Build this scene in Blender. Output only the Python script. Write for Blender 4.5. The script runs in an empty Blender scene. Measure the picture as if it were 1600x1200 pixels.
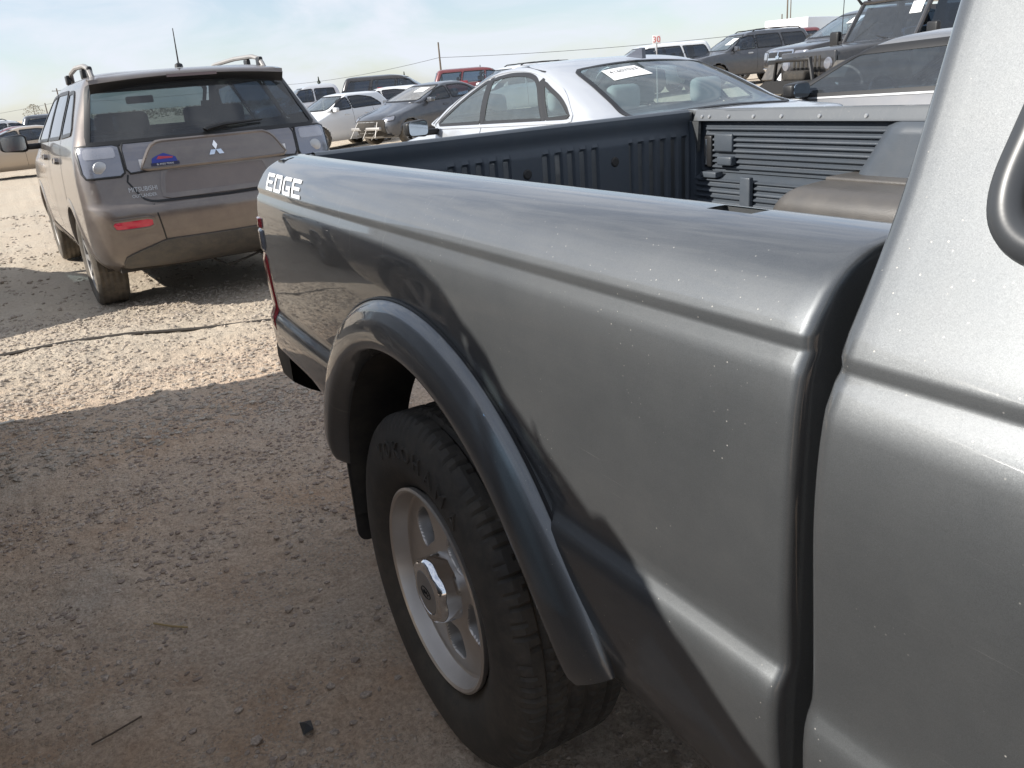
import bpy, bmesh, math, random
import numpy as np
from mathutils import Vector, Matrix
from mathutils.bvhtree import BVHTree

SC = bpy.context.scene
COL = SC.collection
R = math.radians
rng = random.Random(7)
nrng = np.random.default_rng(11)

# ------------------------------------------------------------------ camera
cam_d = bpy.data.cameras.new('camera')
cam_d.sensor_fit = 'HORIZONTAL'
cam_d.sensor_width = 36.0
cam_d.lens = 29.43
cam_d.clip_start = 0.02
cam_d.clip_end = 3000
cam = bpy.data.objects.new('camera', cam_d)
COL.objects.link(cam)
cF = Vector((-0.82413, 0.45142, -0.34209)); cR = Vector((0.50346, 0.86055, -0.07731)); cU = Vector((-0.25948, 0.23594, 0.93648))
cam.matrix_world = Matrix(((cR.x, cU.x, -cF.x, 1.3614), (cR.y, cU.y, -cF.y, -1.3788), (cR.z, cU.z, -cF.z, 1.3164), (0, 0, 0, 1)))
SC.camera = cam

# ------------------------------------------------------------------ sky and sun
SUN_EL, SUN_AZ = 33.0, 196.0          # azimuth clockwise from +Y
world = bpy.data.worlds.new('World'); SC.world = world; world.use_nodes = True
wn = world.node_tree.nodes; wl = world.node_tree.links; wn.clear()
w_out = wn.new('ShaderNodeOutputWorld'); w_bg = wn.new('ShaderNodeBackground')
sky = wn.new('ShaderNodeTexSky'); sky.sky_type = 'NISHITA'; sky.sun_disc = False
sky.sun_elevation = R(SUN_EL); sky.sun_rotation = R(SUN_AZ); sky.air_density = 1.0; sky.dust_density = 1.2; sky.ozone_density = 1.6; sky.altitude = 1100
wtc = wn.new('ShaderNodeTexCoord'); wmap = wn.new('ShaderNodeMapping')
wmap.inputs['Scale'].default_value = (1.2, 3.2, 9.0); wmap.inputs['Rotation'].default_value = (0.06, 0.05, 0.5)
wno = wn.new('ShaderNodeTexNoise'); wno.inputs['Scale'].default_value = 1.7; wno.inputs['Detail'].default_value = 6; wno.inputs['Roughness'].default_value = 0.55
wno.inputs['Distortion'].default_value = 0.6
wrp = wn.new('ShaderNodeValToRGB'); wrp.color_ramp.elements[0].position = 0.40; wrp.color_ramp.elements[1].position = 0.62
wrp.color_ramp.elements[0].color = (0.34, 0.34, 0.34, 1); wrp.color_ramp.elements[1].color = (0.95, 0.95, 0.95, 1)
wmx = wn.new('ShaderNodeMix'); wmx.data_type = 'RGBA'
wmx.inputs['B'].default_value = (4.15, 4.4, 4.85, 1)
wl.new(wtc.outputs['Generated'], wmap.inputs['Vector']); wl.new(wmap.outputs[0], wno.inputs['Vector'])
wl.new(wno.outputs['Fac'], wrp.inputs[0]); wl.new(wrp.outputs[0], wmx.inputs['Factor']); wsc = wn.new('ShaderNodeVectorMath'); wsc.operation = 'SCALE'; wsc.inputs['Scale'].default_value = 0.74; wl.new(sky.outputs[0], wsc.inputs[0]); wl.new(wsc.outputs[0], wmx.inputs['A'])
wl.new(wmx.outputs['Result'], w_bg.inputs['Color']); w_bg.inputs['Strength'].default_value = 0.10
wl.new(w_bg.outputs[0], w_out.inputs['Surface'])
sun_d = bpy.data.lights.new('sun', 'SUN'); sun_d.energy = 3.4; sun_d.angle = R(0.55); sun_d.color = (1.0, 0.955, 0.885)
sun = bpy.data.objects.new('sun', sun_d); COL.objects.link(sun)
sdir = Vector((math.sin(R(SUN_AZ)) * math.cos(R(SUN_EL)), math.cos(R(SUN_AZ)) * math.cos(R(SUN_EL)), math.sin(R(SUN_EL))))
sun.rotation_euler = sdir.to_track_quat('Z', 'Y').to_euler(); sun.location = sdir * 60
vs = SC.view_settings; vs.view_transform = 'Standard'; vs.look = 'None'; vs.exposure = 1.02; vs.gamma = 1.0; vs.use_curve_mapping = False
SC.render.engine = 'CYCLES'
cy = SC.cycles; cy.use_denoising = True; cy.max_bounces = 8; cy.transparent_max_bounces = 12; cy.sample_clamp_indirect = 6.0
cy.caustics_reflective = False; cy.caustics_refractive = False

# ------------------------------------------------------------------ materials
MATS = {}
def new_mat(name):
    m = bpy.data.materials.new(name); m.use_nodes = True
    nt = m.node_tree; b = nt.nodes['Principled BSDF']
    MATS[name] = m
    return m, nt, b
def N(nt, t, **kw):
    n = nt.nodes.new('ShaderNode' + t)
    for k, v in kw.items():
        if k in n.inputs: n.inputs[k].default_value = v
        else: setattr(n, k, v)
    return n
def ramp(nt, src, p0, p1, c0=(0,0,0,1), c1=(1,1,1,1)):
    r = N(nt, 'ValToRGB'); e = r.color_ramp.elements
    e[0].position, e[1].position = p0, p1; e[0].color, e[1].color = c0, c1
    nt.links.new(src, r.inputs[0]); return r.outputs[0]
def mixc(nt, fac, a, b, mode='MIX'):
    m = N(nt, 'Mix', data_type='RGBA', blend_type=mode)
    for s, v in (('Factor', fac), ('A', a), ('B', b)):
        if hasattr(v, 'is_output'): nt.links.new(v, m.inputs[s])
        elif s == 'Factor': m.inputs[0].default_value = v
        else: m.inputs[s].default_value = v
    return m.outputs['Result']
def simple(name, col, rough=0.5, metal=0.0, coat=0.0, spec=0.5, grime=0.0, bump=0.0, bscale=200.0, grime_col=(0.30, 0.25, 0.19, 1), coat_rough=0.04):
    if name in MATS: return MATS[name]
    m, nt, b = new_mat(name)
    c = (*col, 1)
    b.inputs['Roughness'].default_value = rough; b.inputs['Metallic'].default_value = metal
    b.inputs['Coat Weight'].default_value = coat; b.inputs['Coat Roughness'].default_value = coat_rough; b.inputs['Specular IOR Level'].default_value = spec
    tc = N(nt, 'TexCoord')
    no = N(nt, 'TexNoise', Scale=5.0, Detail=7.0, Roughness=0.65); nt.links.new(tc.outputs['Object'], no.inputs['Vector'])
    c2 = tuple(min(1, x * 0.86) for x in col) + (1,)
    cc = mixc(nt, ramp(nt, no.outputs['Fac'], 0.35, 0.7), c, c2)
    if grime > 0:
        n2 = N(nt, 'TexNoise', Scale=14.0, Detail=9.0, Roughness=0.72); nt.links.new(tc.outputs['Object'], n2.inputs['Vector'])
        f = ramp(nt, n2.outputs['Fac'], 0.42, 0.78, (0.25 * grime,) * 3 + (1,), (grime,) * 3 + (1,))
        cc = mixc(nt, f, cc, grime_col)
        rr = ramp(nt, n2.outputs['Fac'], 0.4, 0.75, (rough,) * 3 + (1,), (min(1, rough + 0.35 * grime + 0.05),) * 3 + (1,))
        nt.links.new(rr, b.inputs['Roughness'])
    nt.links.new(cc, b.inputs['Base Color'])
    if bump > 0:
        n3 = N(nt, 'TexNoise', Scale=bscale, Detail=3.0); nt.links.new(tc.outputs['Object'], n3.inputs['Vector'])
        bp = N(nt, 'Bump', Strength=bump, Distance=0.002); nt.links.new(n3.outputs['Fac'], bp.inputs['Height']); nt.links.new(bp.outputs[0], b.inputs['Normal'])
    return m
def paint(name, col, metal=0.0, rough=0.35, dust=0.12):
    """car paint: base under a clear coat, a thin film of dust"""
    if name in MATS: return MATS[name]
    m, nt, b = new_mat(name)
    tc = N(nt, 'TexCoord')
    n1 = N(nt, 'TexNoise', Scale=6.0, Detail=9.0, Roughness=0.7); nt.links.new(tc.outputs['Object'], n1.inputs['Vector'])
    f = ramp(nt, n1.outputs['Fac'], 0.35, 0.75, (dust * 0.5,) * 3 + (1,), (dust * 1.6,) * 3 + (1,))
    cc = mixc(nt, f, (*col, 1), (0.42, 0.37, 0.30, 1))
    nt.links.new(cc, b.inputs['Base Color'])
    b.inputs['Metallic'].default_value = metal; b.inputs['Roughness'].default_value = rough
    b.inputs['Coat Weight'].default_value = 0.8; b.inputs['Coat Roughness'].default_value = 0.06
    return m
def glass(name, tint=(0.5, 0.55, 0.55), film=0.05, film_col=(0.55, 0.55, 0.55)):
    if name in MATS: return MATS[name]
    m = bpy.data.materials.new(name); m.use_nodes = True; nt = m.node_tree; nt.nodes.clear(); MATS[name] = m
    o = N(nt, 'OutputMaterial'); tr = N(nt, 'BsdfTransparent'); gl = N(nt, 'BsdfGlossy', Roughness=0.015); di = N(nt, 'BsdfDiffuse')
    tr.inputs[0].default_value = (*tint, 1); gl.inputs[0].default_value = (0.95, 0.97, 1.0, 1); di.inputs[0].default_value = (*film_col, 1)
    tc = N(nt, 'TexCoord'); no = N(nt, 'TexNoise', Scale=9.0, Detail=6.0, Roughness=0.7); nt.links.new(tc.outputs['Object'], no.inputs['Vector'])
    f = ramp(nt, no.outputs['Fac'], 0.3, 0.75, (film * 0.8,) * 3 + (1,), (film * 1.2,) * 3 + (1,))
    m1 = N(nt, 'MixShader'); nt.links.new(f, m1.inputs[0]); nt.links.new(tr.outputs[0], m1.inputs[1]); nt.links.new(di.outputs[0], m1.inputs[2])
    lw = N(nt, 'LayerWeight'); pw = N(nt, 'Math', operation='POWER'); nt.links.new(lw.outputs['Facing'], pw.inputs[0]); pw.inputs[1].default_value = 5.0
    fr = N(nt, 'Math', operation='MULTIPLY_ADD'); nt.links.new(pw.outputs[0], fr.inputs[0]); fr.inputs[1].default_value = 0.93; fr.inputs[2].default_value = 0.06; m2 = N(nt, 'MixShader')
    nt.links.new(fr.outputs[0], m2.inputs[0]); nt.links.new(m1.outputs[0], m2.inputs[1]); nt.links.new(gl.outputs[0], m2.inputs[2])
    nt.links.new(m2.outputs[0], o.inputs['Surface'])
    return m

def truck_paint():
    m, nt, b = new_mat('truck_grey_metallic')
    tc = N(nt, 'TexCoord'); geo = N(nt, 'NewGeometry')
    # metallic flake
    vo = N(nt, 'TexVoronoi', Scale=2600.0); nt.links.new(tc.outputs['Object'], vo.inputs['Vector'])
    sub = N(nt, 'VectorMath', operation='SUBTRACT'); nt.links.new(vo.outputs['Color'], sub.inputs[0]); sub.inputs[1].default_value = (0.5, 0.5, 0.5)
    sc = N(nt, 'VectorMath', operation='SCALE'); nt.links.new(sub.outputs[0], sc.inputs[0]); sc.inputs['Scale'].default_value = 0.05
    ad = N(nt, 'VectorMath', operation='ADD'); nt.links.new(geo.outputs['Normal'], ad.inputs[0]); nt.links.new(sc.outputs[0], ad.inputs[1])
    nm = N(nt, 'VectorMath', operation='NORMALIZE'); nt.links.new(ad.outputs[0], nm.inputs[0]); nt.links.new(nm.outputs[0], b.inputs['Normal'])
    # dusty film, rain streaks, chips
    n1 = N(nt, 'TexNoise', Scale=7.0, Detail=9.0, Roughness=0.72); nt.links.new(tc.outputs['Object'], n1.inputs['Vector'])
    film = ramp(nt, n1.outputs['Fac'], 0.35, 0.78, (0.035,) * 3 + (1,), (0.085,) * 3 + (1,))
    mp = N(nt, 'Mapping'); mp.inputs['Scale'].default_value = (95, 12, 2.2); nt.links.new(tc.outputs['Object'], mp.inputs['Vector'])
    n2 = N(nt, 'TexNoise', Scale=1.0, Detail=3.0, Roughness=0.6); nt.links.new(mp.outputs[0], n2.inputs['Vector'])
    strk = ramp(nt, n2.outputs['Fac'], 0.66, 0.74, (0,) * 3 + (1,), (0.35,) * 3 + (1,))
    sx = N(nt, 'SeparateXYZ'); nt.links.new(tc.outputs['Object'], sx.inputs[0])
    lim = N(nt, 'MapRange', interpolation_type='SMOOTHSTEP'); lim.inputs['From Min'].default_value = -0.62; lim.inputs['From Max'].default_value = -0.05
    nt.links.new(sx.outputs['X'], lim.inputs['Value'])
    lim2 = N(nt, 'MapRange', interpolation_type='SMOOTHSTEP'); lim2.inputs['From Min'].default_value = 0.45; lim2.inputs['From Max'].default_value = 0.0
    nt.links.new(sx.outputs['X'], lim2.inputs['Value'])
    mu = N(nt, 'Math', operation='MULTIPLY'); nt.links.new(lim.outputs[0], mu.inputs[0]); nt.links.new(lim2.outputs[0], mu.inputs[1])
    mu2 = N(nt, 'Math', operation='MULTIPLY'); nt.links.new(mu.outputs[0], mu2.inputs[0]); nt.links.new(strk, mu2.inputs[1])
    v2 = N(nt, 'TexVoronoi', Scale=105.0); nt.links.new(tc.outputs['Object'], v2.inputs['Vector'])
    spk = ramp(nt, v2.outputs['Distance'], 0.06, 0.10, (0.75,) * 3 + (1,), (0,) * 3 + (1,))
    n3 = N(nt, 'TexNoise', Scale=9.0, Detail=2.0); nt.links.new(tc.outputs['Object'], n3.inputs['Vector'])
    sel = ramp(nt, n3.outputs['Fac'], 0.50, 0.62, (0,) * 3 + (1,), (0.8,) * 3 + (1,))
    mu3 = N(nt, 'Math', operation='MULTIPLY'); nt.links.new(spk, mu3.inputs[0]); nt.links.new(sel, mu3.inputs[1])
    # fine lengthwise scratches
    mp3 = N(nt, 'Mapping'); mp3.inputs['Scale'].default_value = (6, 40, 460); mp3.inputs['Rotation'].default_value = (0, 0.12, 0); nt.links.new(tc.outputs['Object'], mp3.inputs['Vector'])
    n4 = N(nt, 'TexNoise', Scale=1.0, Detail=2.0, Roughness=0.5); nt.links.new(mp3.outputs[0], n4.inputs['Vector'])
    scr = ramp(nt, n4.outputs['Fac'], 0.70, 0.82, (0,) * 3 + (1,), (0.30,) * 3 + (1,))
    n5 = N(nt, 'TexNoise', Scale=3.2, Detail=3.0); nt.links.new(tc.outputs['Object'], n5.inputs['Vector'])
    scm = N(nt, 'Math', operation='MULTIPLY'); nt.links.new(scr, scm.inputs[0]); nt.links.new(ramp(nt, n5.outputs['Fac'], 0.54, 0.64), scm.inputs[1]); scr = scm.outputs[0]
    mx1 = N(nt, 'Math', operation='MAXIMUM'); nt.links.new(film, mx1.inputs[0]); nt.links.new(mu2.outputs[0], mx1.inputs[1])
    mx2 = N(nt, 'Math', operation='MAXIMUM'); nt.links.new(mx1.outputs[0], mx2.inputs[0]); nt.links.new(mu3.outputs[0], mx2.inputs[1])
    mx3 = N(nt, 'Math', operation='MAXIMUM'); nt.links.new(mx2.outputs[0], mx3.inputs[0]); nt.links.new(scr, mx3.inputs[1])
    vr = ramp(nt, vo.outputs['Color'], 0.0, 1.0, (0.086, 0.093, 0.100, 1), (0.136, 0.146, 0.155, 1))
    nt.links.new(mixc(nt, mx3.outputs[0], vr, (0.55, 0.52, 0.47, 1)), b.inputs['Base Color'])
    mtl = N(nt, 'Math', operation='MULTIPLY_ADD'); nt.links.new(mx3.outputs[0], mtl.inputs[0]); mtl.inputs[1].default_value = -1.0; mtl.inputs[2].default_value = 0.80
    nt.links.new(mtl.outputs[0], b.inputs['Metallic'])
    b.inputs['Roughness'].default_value = 0.48
    b.inputs['Coat Weight'].default_value = 1.0; b.inputs['Coat IOR'].default_value = 1.48
    cr = N(nt, 'Math', operation='MULTIPLY_ADD'); nt.links.new(film, cr.inputs[0]); cr.inputs[1].default_value = 0.22; cr.inputs[2].default_value = 0.015
    nt.links.new(cr.outputs[0], b.inputs['Coat Roughness'])
    return m
TP = truck_paint()
M_rubber = simple('tyre_rubber', (0.028, 0.027, 0.026), 0.72, grime=0.30, bump=0.15, bscale=400)
M_rubberd = simple('dusty_tyre_rubber', (0.035, 0.033, 0.03), 0.8, grime=0.55)
M_black = simple('black_plastic', (0.018, 0.018, 0.019), 0.55, grime=0.12, bump=0.1, bscale=600)
M_trim = simple('window_rubber', (0.015, 0.015, 0.016), 0.45)
M_clad = simple('grey_cladding', (0.045, 0.047, 0.05), 0.5, grime=0.35)
M_under = simple('underbody_black', (0.012, 0.012, 0.012), 0.8, grime=0.2)
M_chrome = simple('chrome', (0.82, 0.83, 0.85), 0.05, metal=1.0)
M_alloy = simple('machined_alloy', (0.62, 0.58, 0.54), 0.34, metal=0.75, grime=0.18)
M_alloy_dk = simple('cast_alloy', (0.36, 0.35, 0.34), 0.5, metal=0.6, grime=0.2)
M_silver = simple('silver_rail', (0.55, 0.56, 0.57), 0.4, metal=0.6)
M_liner = simple('bed_liner_plastic', (0.066, 0.080, 0.098), 0.38, grime=0.10, bump=0.22, bscale=420, grime_col=(0.20, 0.17, 0.14, 1))
M_linerd = simple('dusty_liner_plastic', (0.075, 0.072, 0.070), 0.38, grime=0.14, bump=0.35, bscale=380)
M_red = simple('red_lens', (0.42, 0.008, 0.02), 0.12, coat=1.0)
M_redref = simple('red_reflector', (0.62, 0.02, 0.06), 0.2, coat=1.0)
M_clear = simple('clear_lens', (0.24, 0.25, 0.29), 0.16, metal=0.35, coat=1.0, bump=0.5, bscale=60)
M_amber = simple('amber_lens', (0.75, 0.25, 0.05), 0.2, coat=1.0)
M_white = simple('white_decal', (0.82, 0.82, 0.82), 0.4)
M_paper = simple('paper', (0.85, 0.85, 0.84), 0.7)
M_ink = simple('ink', (0.10, 0.10, 0.11), 0.7)
M_inkred = simple('red_ink', (0.62, 0.10, 0.09), 0.6)
M_seat = simple('seat_cloth', (0.10, 0.105, 0.11), 0.85)
M_seatl = simple('pale_seat_cloth', (0.34, 0.36, 0.36), 0.85)
M_inside = simple('cabin_plastic', (0.045, 0.047, 0.05), 0.75)
M_mirror = simple('mirror_glass', (0.42, 0.48, 0.54), 0.08, metal=1.0)
G_dark = glass('privacy_glass', (0.10, 0.14, 0.20), 0.05, (0.40, 0.46, 0.55))
G_mid = glass('tinted_glass', (0.30, 0.38, 0.46), 0.07, (0.45, 0.50, 0.56))
G_light = glass('clear_glass', (0.66, 0.77, 0.77), 0.13, (0.50, 0.58, 0.60))
G_rear = glass('rear_tinted_glass', (0.24, 0.29, 0.31), 0.06, (0.5, 0.5, 0.5))
G_dust = glass('dusty_glass', (0.45, 0.46, 0.44), 0.30, (0.6, 0.57, 0.52))

# ------------------------------------------------------------------ mesh helpers
def obj(name, verts, faces, mat, parent=None, smooth=True, sharp=None, loc=None):
    me = bpy.data.meshes.new(name)
    me.from_pydata([tuple(v) for v in verts], [], faces); me.update()
    if smooth:
        me.polygons.foreach_set('use_smooth', [True] * len(me.polygons))
        if sharp is not None: me.set_sharp_from_angle(angle=R(sharp))
    if mat: me.materials.append(mat)
    o = bpy.data.objects.new(name, me); COL.objects.link(o)
    if parent: o.parent = parent
    if loc is not None: o.location = loc
    return o
def tag(o, label=None, cat=None, group=None, kind=None):
    if label: o['label'] = label
    if cat: o['category'] = cat
    if group: o['group'] = group
    if kind: o['kind'] = kind
    return o
def empty(name, loc=(0, 0, 0), rz=0.0):
    e = bpy.data.objects.new(name, None); COL.objects.link(e)
    e.location = loc; e.rotation_euler = (0, 0, rz); e.empty_display_size = 0.2
    return e
def grid_faces(nu, nv, closed_u=False, off=0, flip=False):
    f = []
    for i in range(nu if closed_u else nu - 1):
        i2 = (i + 1) % nu
        for j in range(nv - 1):
            q = (off + i * nv + j, off + i2 * nv + j, off + i2 * nv + j + 1, off + i * nv + j + 1)
            f.append(q[::-1] if flip else q)
    return f
class MB:
    """collects primitive shapes into one mesh"""
    def __init__(s): s.v = []; s.f = []
    def box(s, c, d, bev=0.0, rot=None):
        cx, cy_, cz = c; hx, hy, hz = d[0] / 2, d[1] / 2, d[2] / 2
        bm = bmesh.new(); bmesh.ops.create_cube(bm, size=1.0)
        for v in bm.verts: v.co = Vector((v.co.x * hx * 2, v.co.y * hy * 2, v.co.z * hz * 2))
        if bev > 0: bmesh.ops.bevel(bm, geom=bm.edges[:], offset=min(bev, 0.49 * min(d)), segments=3, profile=0.5, affect='EDGES')
        if rot is not None:
            for v in bm.verts: v.co = rot @ v.co
        s.add_bm(bm, Vector(c)); return s
    def add_bm(s, bm, off=Vector((0, 0, 0))):
        o = len(s.v); bm.verts.ensure_lookup_table()
        for i, v in enumerate(bm.verts): v.index = i
        s.v += [tuple(v.co + off) for v in bm.verts]; s.f += [tuple(o + v.index for v in fc.verts) for fc in bm.faces]; bm.free()
    def tube(s, pts, r, n=8, closed=False, cap=True):
        pts = [Vector(p) for p in pts]; o = len(s.v); k = len(pts)
        rr = r if isinstance(r, (list, tuple)) else [r] * k
        up = None
        for i, p in enumerate(pts):
            a = pts[(i - 1) % k] if (closed or i > 0) else p; b_ = pts[(i + 1) % k] if (closed or i < k - 1) else p
            t = (b_ - a).normalized()
            if up is None:
                up = Vector((0, 0, 1)) if abs(t.z) < 0.9 else Vector((1, 0, 0))
            x = t.cross(up).normalized(); up = x.cross(t).normalized()
            for j in range(n):
                an = 2 * math.pi * j / n
                s.v.append(tuple(p + x * rr[i] * math.cos(an) + up * rr[i] * math.sin(an)))
        for i in range(k if closed else k - 1):
            i2 = (i + 1) % k
            for j in range(n):
                j2 = (j + 1) % n
                s.f.append((o + i * n + j, o + i2 * n + j, o + i2 * n + j2, o + i * n + j2))
        if cap and not closed:
            s.f.append(tuple(o + j for j in range(n))); s.f.append(tuple(o + (k - 1) * n + j for j in reversed(range(n))))
        return s
    def lathe(s, prof, c, axis='y', n=48, closed=False):
        """prof: (radius, offset along axis)"""
        o = len(s.v); c = Vector(c); m = len(prof)
        for i in range(n):
            a = 2 * math.pi * i / n; ca, sa = math.cos(a), math.sin(a)
            for r_, h in prof:
                if axis == 'y': p = Vector((r_ * ca, h, r_ * sa))
                elif axis == 'z': p = Vector((r_ * ca, r_ * sa, h))
                else: p = Vector((h, r_ * ca, r_ * sa))
                s.v.append(tuple(c + p))
        for i in range(n):
            i2 = (i + 1) % n
            for j in range(m - 1):
                s.f.append((o + i * m + j, o + i2 * m + j, o + i2 * m + j + 1, o + i * m + j + 1))
        return s
    def prism(s, poly, a0, a1, axis='y'):
        """poly in the two other axes, extruded a0..a1 along axis"""
        o = len(s.v); n = len(poly)
        for a in (a0, a1):
            for (u, w) in poly:
                s.v.append((u, a, w) if axis == 'y' else ((a, u, w) if axis == 'x' else (u, w, a)))
        s.f.append(tuple(o + i for i in range(n))); s.f.append(tuple(o + n + i for i in reversed(range(n))))
        for i in range(n):
            j = (i + 1) % n; s.f.append((o + i, o + n + i, o + n + j, o + j))
        return s
    def build(s, name, mat, parent=None, smooth=True, sharp=35):
        o = obj(name, s.v, s.f, mat, parent, smooth, sharp)
        bm = bmesh.new(); bm.from_mesh(o.data); bmesh.ops.recalc_face_normals(bm, faces=bm.faces); bm.to_mesh(o.data); bm.free()
        if smooth and sharp is not None: o.data.set_sharp_from_angle(angle=R(sharp))
        return o
def pchip(xs, ys, x):
    xs = np.asarray(xs, float); ys = np.asarray(ys, float); x = np.asarray(x, float)
    h = np.diff(xs); d = np.diff(ys) / h; m = np.zeros_like(ys)
    for i in range(1, len(xs) - 1):
        if d[i - 1] * d[i] > 0:
            w1, w2 = 2 * h[i] + h[i - 1], h[i] + 2 * h[i - 1]; m[i] = (w1 + w2) / (w1 / d[i - 1] + w2 / d[i])
    m[0], m[-1] = d[0], d[-1]
    k = np.clip(np.searchsorted(xs, x) - 1, 0, len(xs) - 2); t = (x - xs[k]) / h[k]
    return (2*t**3-3*t**2+1)*ys[k] + (t**3-2*t**2+t)*h[k]*m[k] + (-2*t**3+3*t**2)*ys[k+1] + (t**3-t**2)*h[k]*m[k+1]
def resample(poly, n, closed=False):
    P = [Vector(q) for q in poly]
    if closed: P.append(P[0])
    L = [0.0]
    for a, b_ in zip(P, P[1:]): L.append(L[-1] + (b_ - a).length)
    out = []; k = 0
    for i in range(n):
        t = L[-1] * i / (n if closed else n - 1)
        while k < len(P) - 2 and L[k + 1] < t: k += 1
        d = L[k + 1] - L[k]; u = (t - L[k]) / d if d > 1e-9 else 0
        out.append(P[k].lerp(P[k + 1], min(1, max(0, u))))
    return out
def round_poly(poly, r, n=5):
    out = []; k = len(poly)
    for i in range(k):
        p = Vector(poly[i]); a = Vector(poly[i - 1]) - p; b_ = Vector(poly[(i + 1) % k]) - p
        ri = r[i] if isinstance(r, (list, tuple)) else r
        la, lb = min(ri, a.length * 0.48), min(ri, b_.length * 0.48)
        A, B = p + a.normalized() * la, p + b_.normalized() * lb
        for j in range(n + 1):
            t = j / n; out.append(tuple(A * (1 - t) ** 2 + p * 2 * t * (1 - t) + B * t * t))
    return out
def in_poly(poly, x, y):
    c = False; n = len(poly); j = n - 1
    for i in range(n):
        xi, yi = poly[i]; xj, yj = poly[j]
        if (yi > y) != (yj > y) and x < (xj - xi) * (y - yi) / (yj - yi) + xi: c = not c
        j = i
    return c
def offset_poly(poly, d):
    """move a closed outline outwards by d (along averaged edge normals)"""
    n = len(poly); A = sum(poly[i][0] * poly[(i + 1) % n][1] - poly[(i + 1) % n][0] * poly[i][1] for i in range(n))
    s = 1 if A > 0 else -1; out = []
    for i in range(n):
        a = Vector(poly[i - 1]); b_ = Vector(poly[i]); c = Vector(poly[(i + 1) % n])
        e1 = (b_ - a); e2 = (c - b_)
        if e1.length < 1e-9: e1 = e2
        if e2.length < 1e-9: e2 = e1
        n1 = Vector((e1.y, -e1.x)).normalized(); n2 = Vector((e2.y, -e2.x)).normalized()
        nn = (n1 + n2); nn = nn.normalized() if nn.length > 1e-6 else n1
        out.append((b_.x + nn.x * d * s, b_.y + nn.y * d * s))
    return out
AX = {'L': (Vector((0, -1, 0)), lambda a, b_: Vector((a, 9, b_))), 'R': (Vector((0, 1, 0)), lambda a, b_: Vector((a, -9, b_))),
      'B': (Vector((1, 0, 0)), lambda a, b_: Vector((-9, a, b_))), 'F': (Vector((-1, 0, 0)), lambda a, b_: Vector((30, a, b_))),
      'T': (Vector((0, 0, -1)), lambda a, b_: Vector((a, b_, 9)))}
class Skin:
    """drops outlines onto a surface along one of the axes"""
    def __init__(s, verts, faces): s.t = BVHTree.FromPolygons([Vector(v) for v in verts], faces)
    def hit(s, ax, a, b_, off):
        d, o = AX[ax]; org = o(a, b_)
        loc, nor, idx, dist = s.t.ray_cast(org, d)
        if loc is None:
            loc, nor, idx, dist = s.t.find_nearest(org + d * 8.2 if ax in 'LR' else org + d * 9)
        if nor.dot(d) > 0: nor = -nor
        return loc + nor * off
    def patch(s, name, mat, ax, poly, off=0.003, nu=10, nv=8, parent=None, smooth_fit=False):
        ys = [q[1] for q in poly]; y0, y1 = min(ys), max(ys); e = (y1 - y0) * 0.002
        V = []; n = len(poly)
        for j in range(nv + 1):
            y = y0 + e + (y1 - y0 - 2 * e) * (0.5 - 0.5 * math.cos(math.pi * j / nv)); xs = []
            for i in range(n):
                a, b_ = poly[i], poly[(i + 1) % n]
                if (a[1] > y) != (b_[1] > y): xs.append(a[0] + (b_[0] - a[0]) * (y - a[1]) / (b_[1] - a[1]))
            if not xs: xs = [poly[0][0]] * 2
            x0, x1 = min(xs), max(xs)
            for i in range(nu + 1): V.append(s.hit(ax, x0 + (x1 - x0) * i / nu, y, off))
        if smooth_fit:
            A = np.array([tuple(v) for v in V]); k = {'L': 1, 'R': 1, 'B': 0, 'F': 0, 'T': 2}[ax]; p_, q_ = [i for i in range(3) if i != k]
            a_ = A[:, p_] - A[:, p_].mean(); b2 = A[:, q_] - A[:, q_].mean(); sa, sb = max(1e-6, abs(a_).max()), max(1e-6, abs(b2).max()); a_, b2 = a_ / sa, b2 / sb
            B = np.stack([a_ ** i * b2 ** j for i in range(5) for j in range(4) if i + j <= 4], 1)
            A[:, k] = B @ np.linalg.lstsq(B, A[:, k], rcond=None)[0]; V = A.tolist()
        o = obj(name, V, grid_faces(nv + 1, nu + 1), mat, parent)
        fix_dir(o, -AX[ax][0]); return o
    def ring(s, name, mat, ax, poly, w_in, w_out, off=0.005, parent=None, seg=0.05):
        per = sum((Vector(poly[i]) - Vector(poly[i - 1])).length for i in range(len(poly)))
        P = [tuple(q) for q in resample(poly, max(12, int(per / seg)), True)]
        A, B = offset_poly(P, -w_in), offset_poly(P, w_out); V = []
        for (a, m, b_) in zip(A, P, B):
            V += [s.hit(ax, *a, 0.0), s.hit(ax, *a, off), s.hit(ax, *m, off * 1.25), s.hit(ax, *b_, off), s.hit(ax, *b_, -0.001)]
        o = obj(name, V, grid_faces(len(P), 5, True), mat, parent, True, 50)
        fix_dir(o, -AX[ax][0]); return o
    def line(s, name, mat, ax, pts, w, off=0.002, parent=None, seg=0.04):
        L = sum((Vector(b_) - Vector(a)).length for a, b_ in zip(pts, pts[1:])); P = resample(pts, max(3, int(L / seg)))
        V = []
        for i, q in enumerate(P):
            t = (P[min(i + 1, len(P) - 1)] - P[max(i - 1, 0)]).normalized(); nx = Vector((t.y, -t.x)) * w / 2
            V += [s.hit(ax, q.x - nx.x, q.y - nx.y, off), s.hit(ax, q.x + nx.x, q.y + nx.y, off)]
        o = obj(name, V, grid_faces(len(P), 2), mat, parent); fix_dir(o, -AX[ax][0]); return o
def fix_dir(o, d):
    me = o.data; s = Vector((0, 0, 0))
    for p in me.polygons: s += p.normal * p.area
    if s.dot(d) < 0: me.flip_normals()
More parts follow.
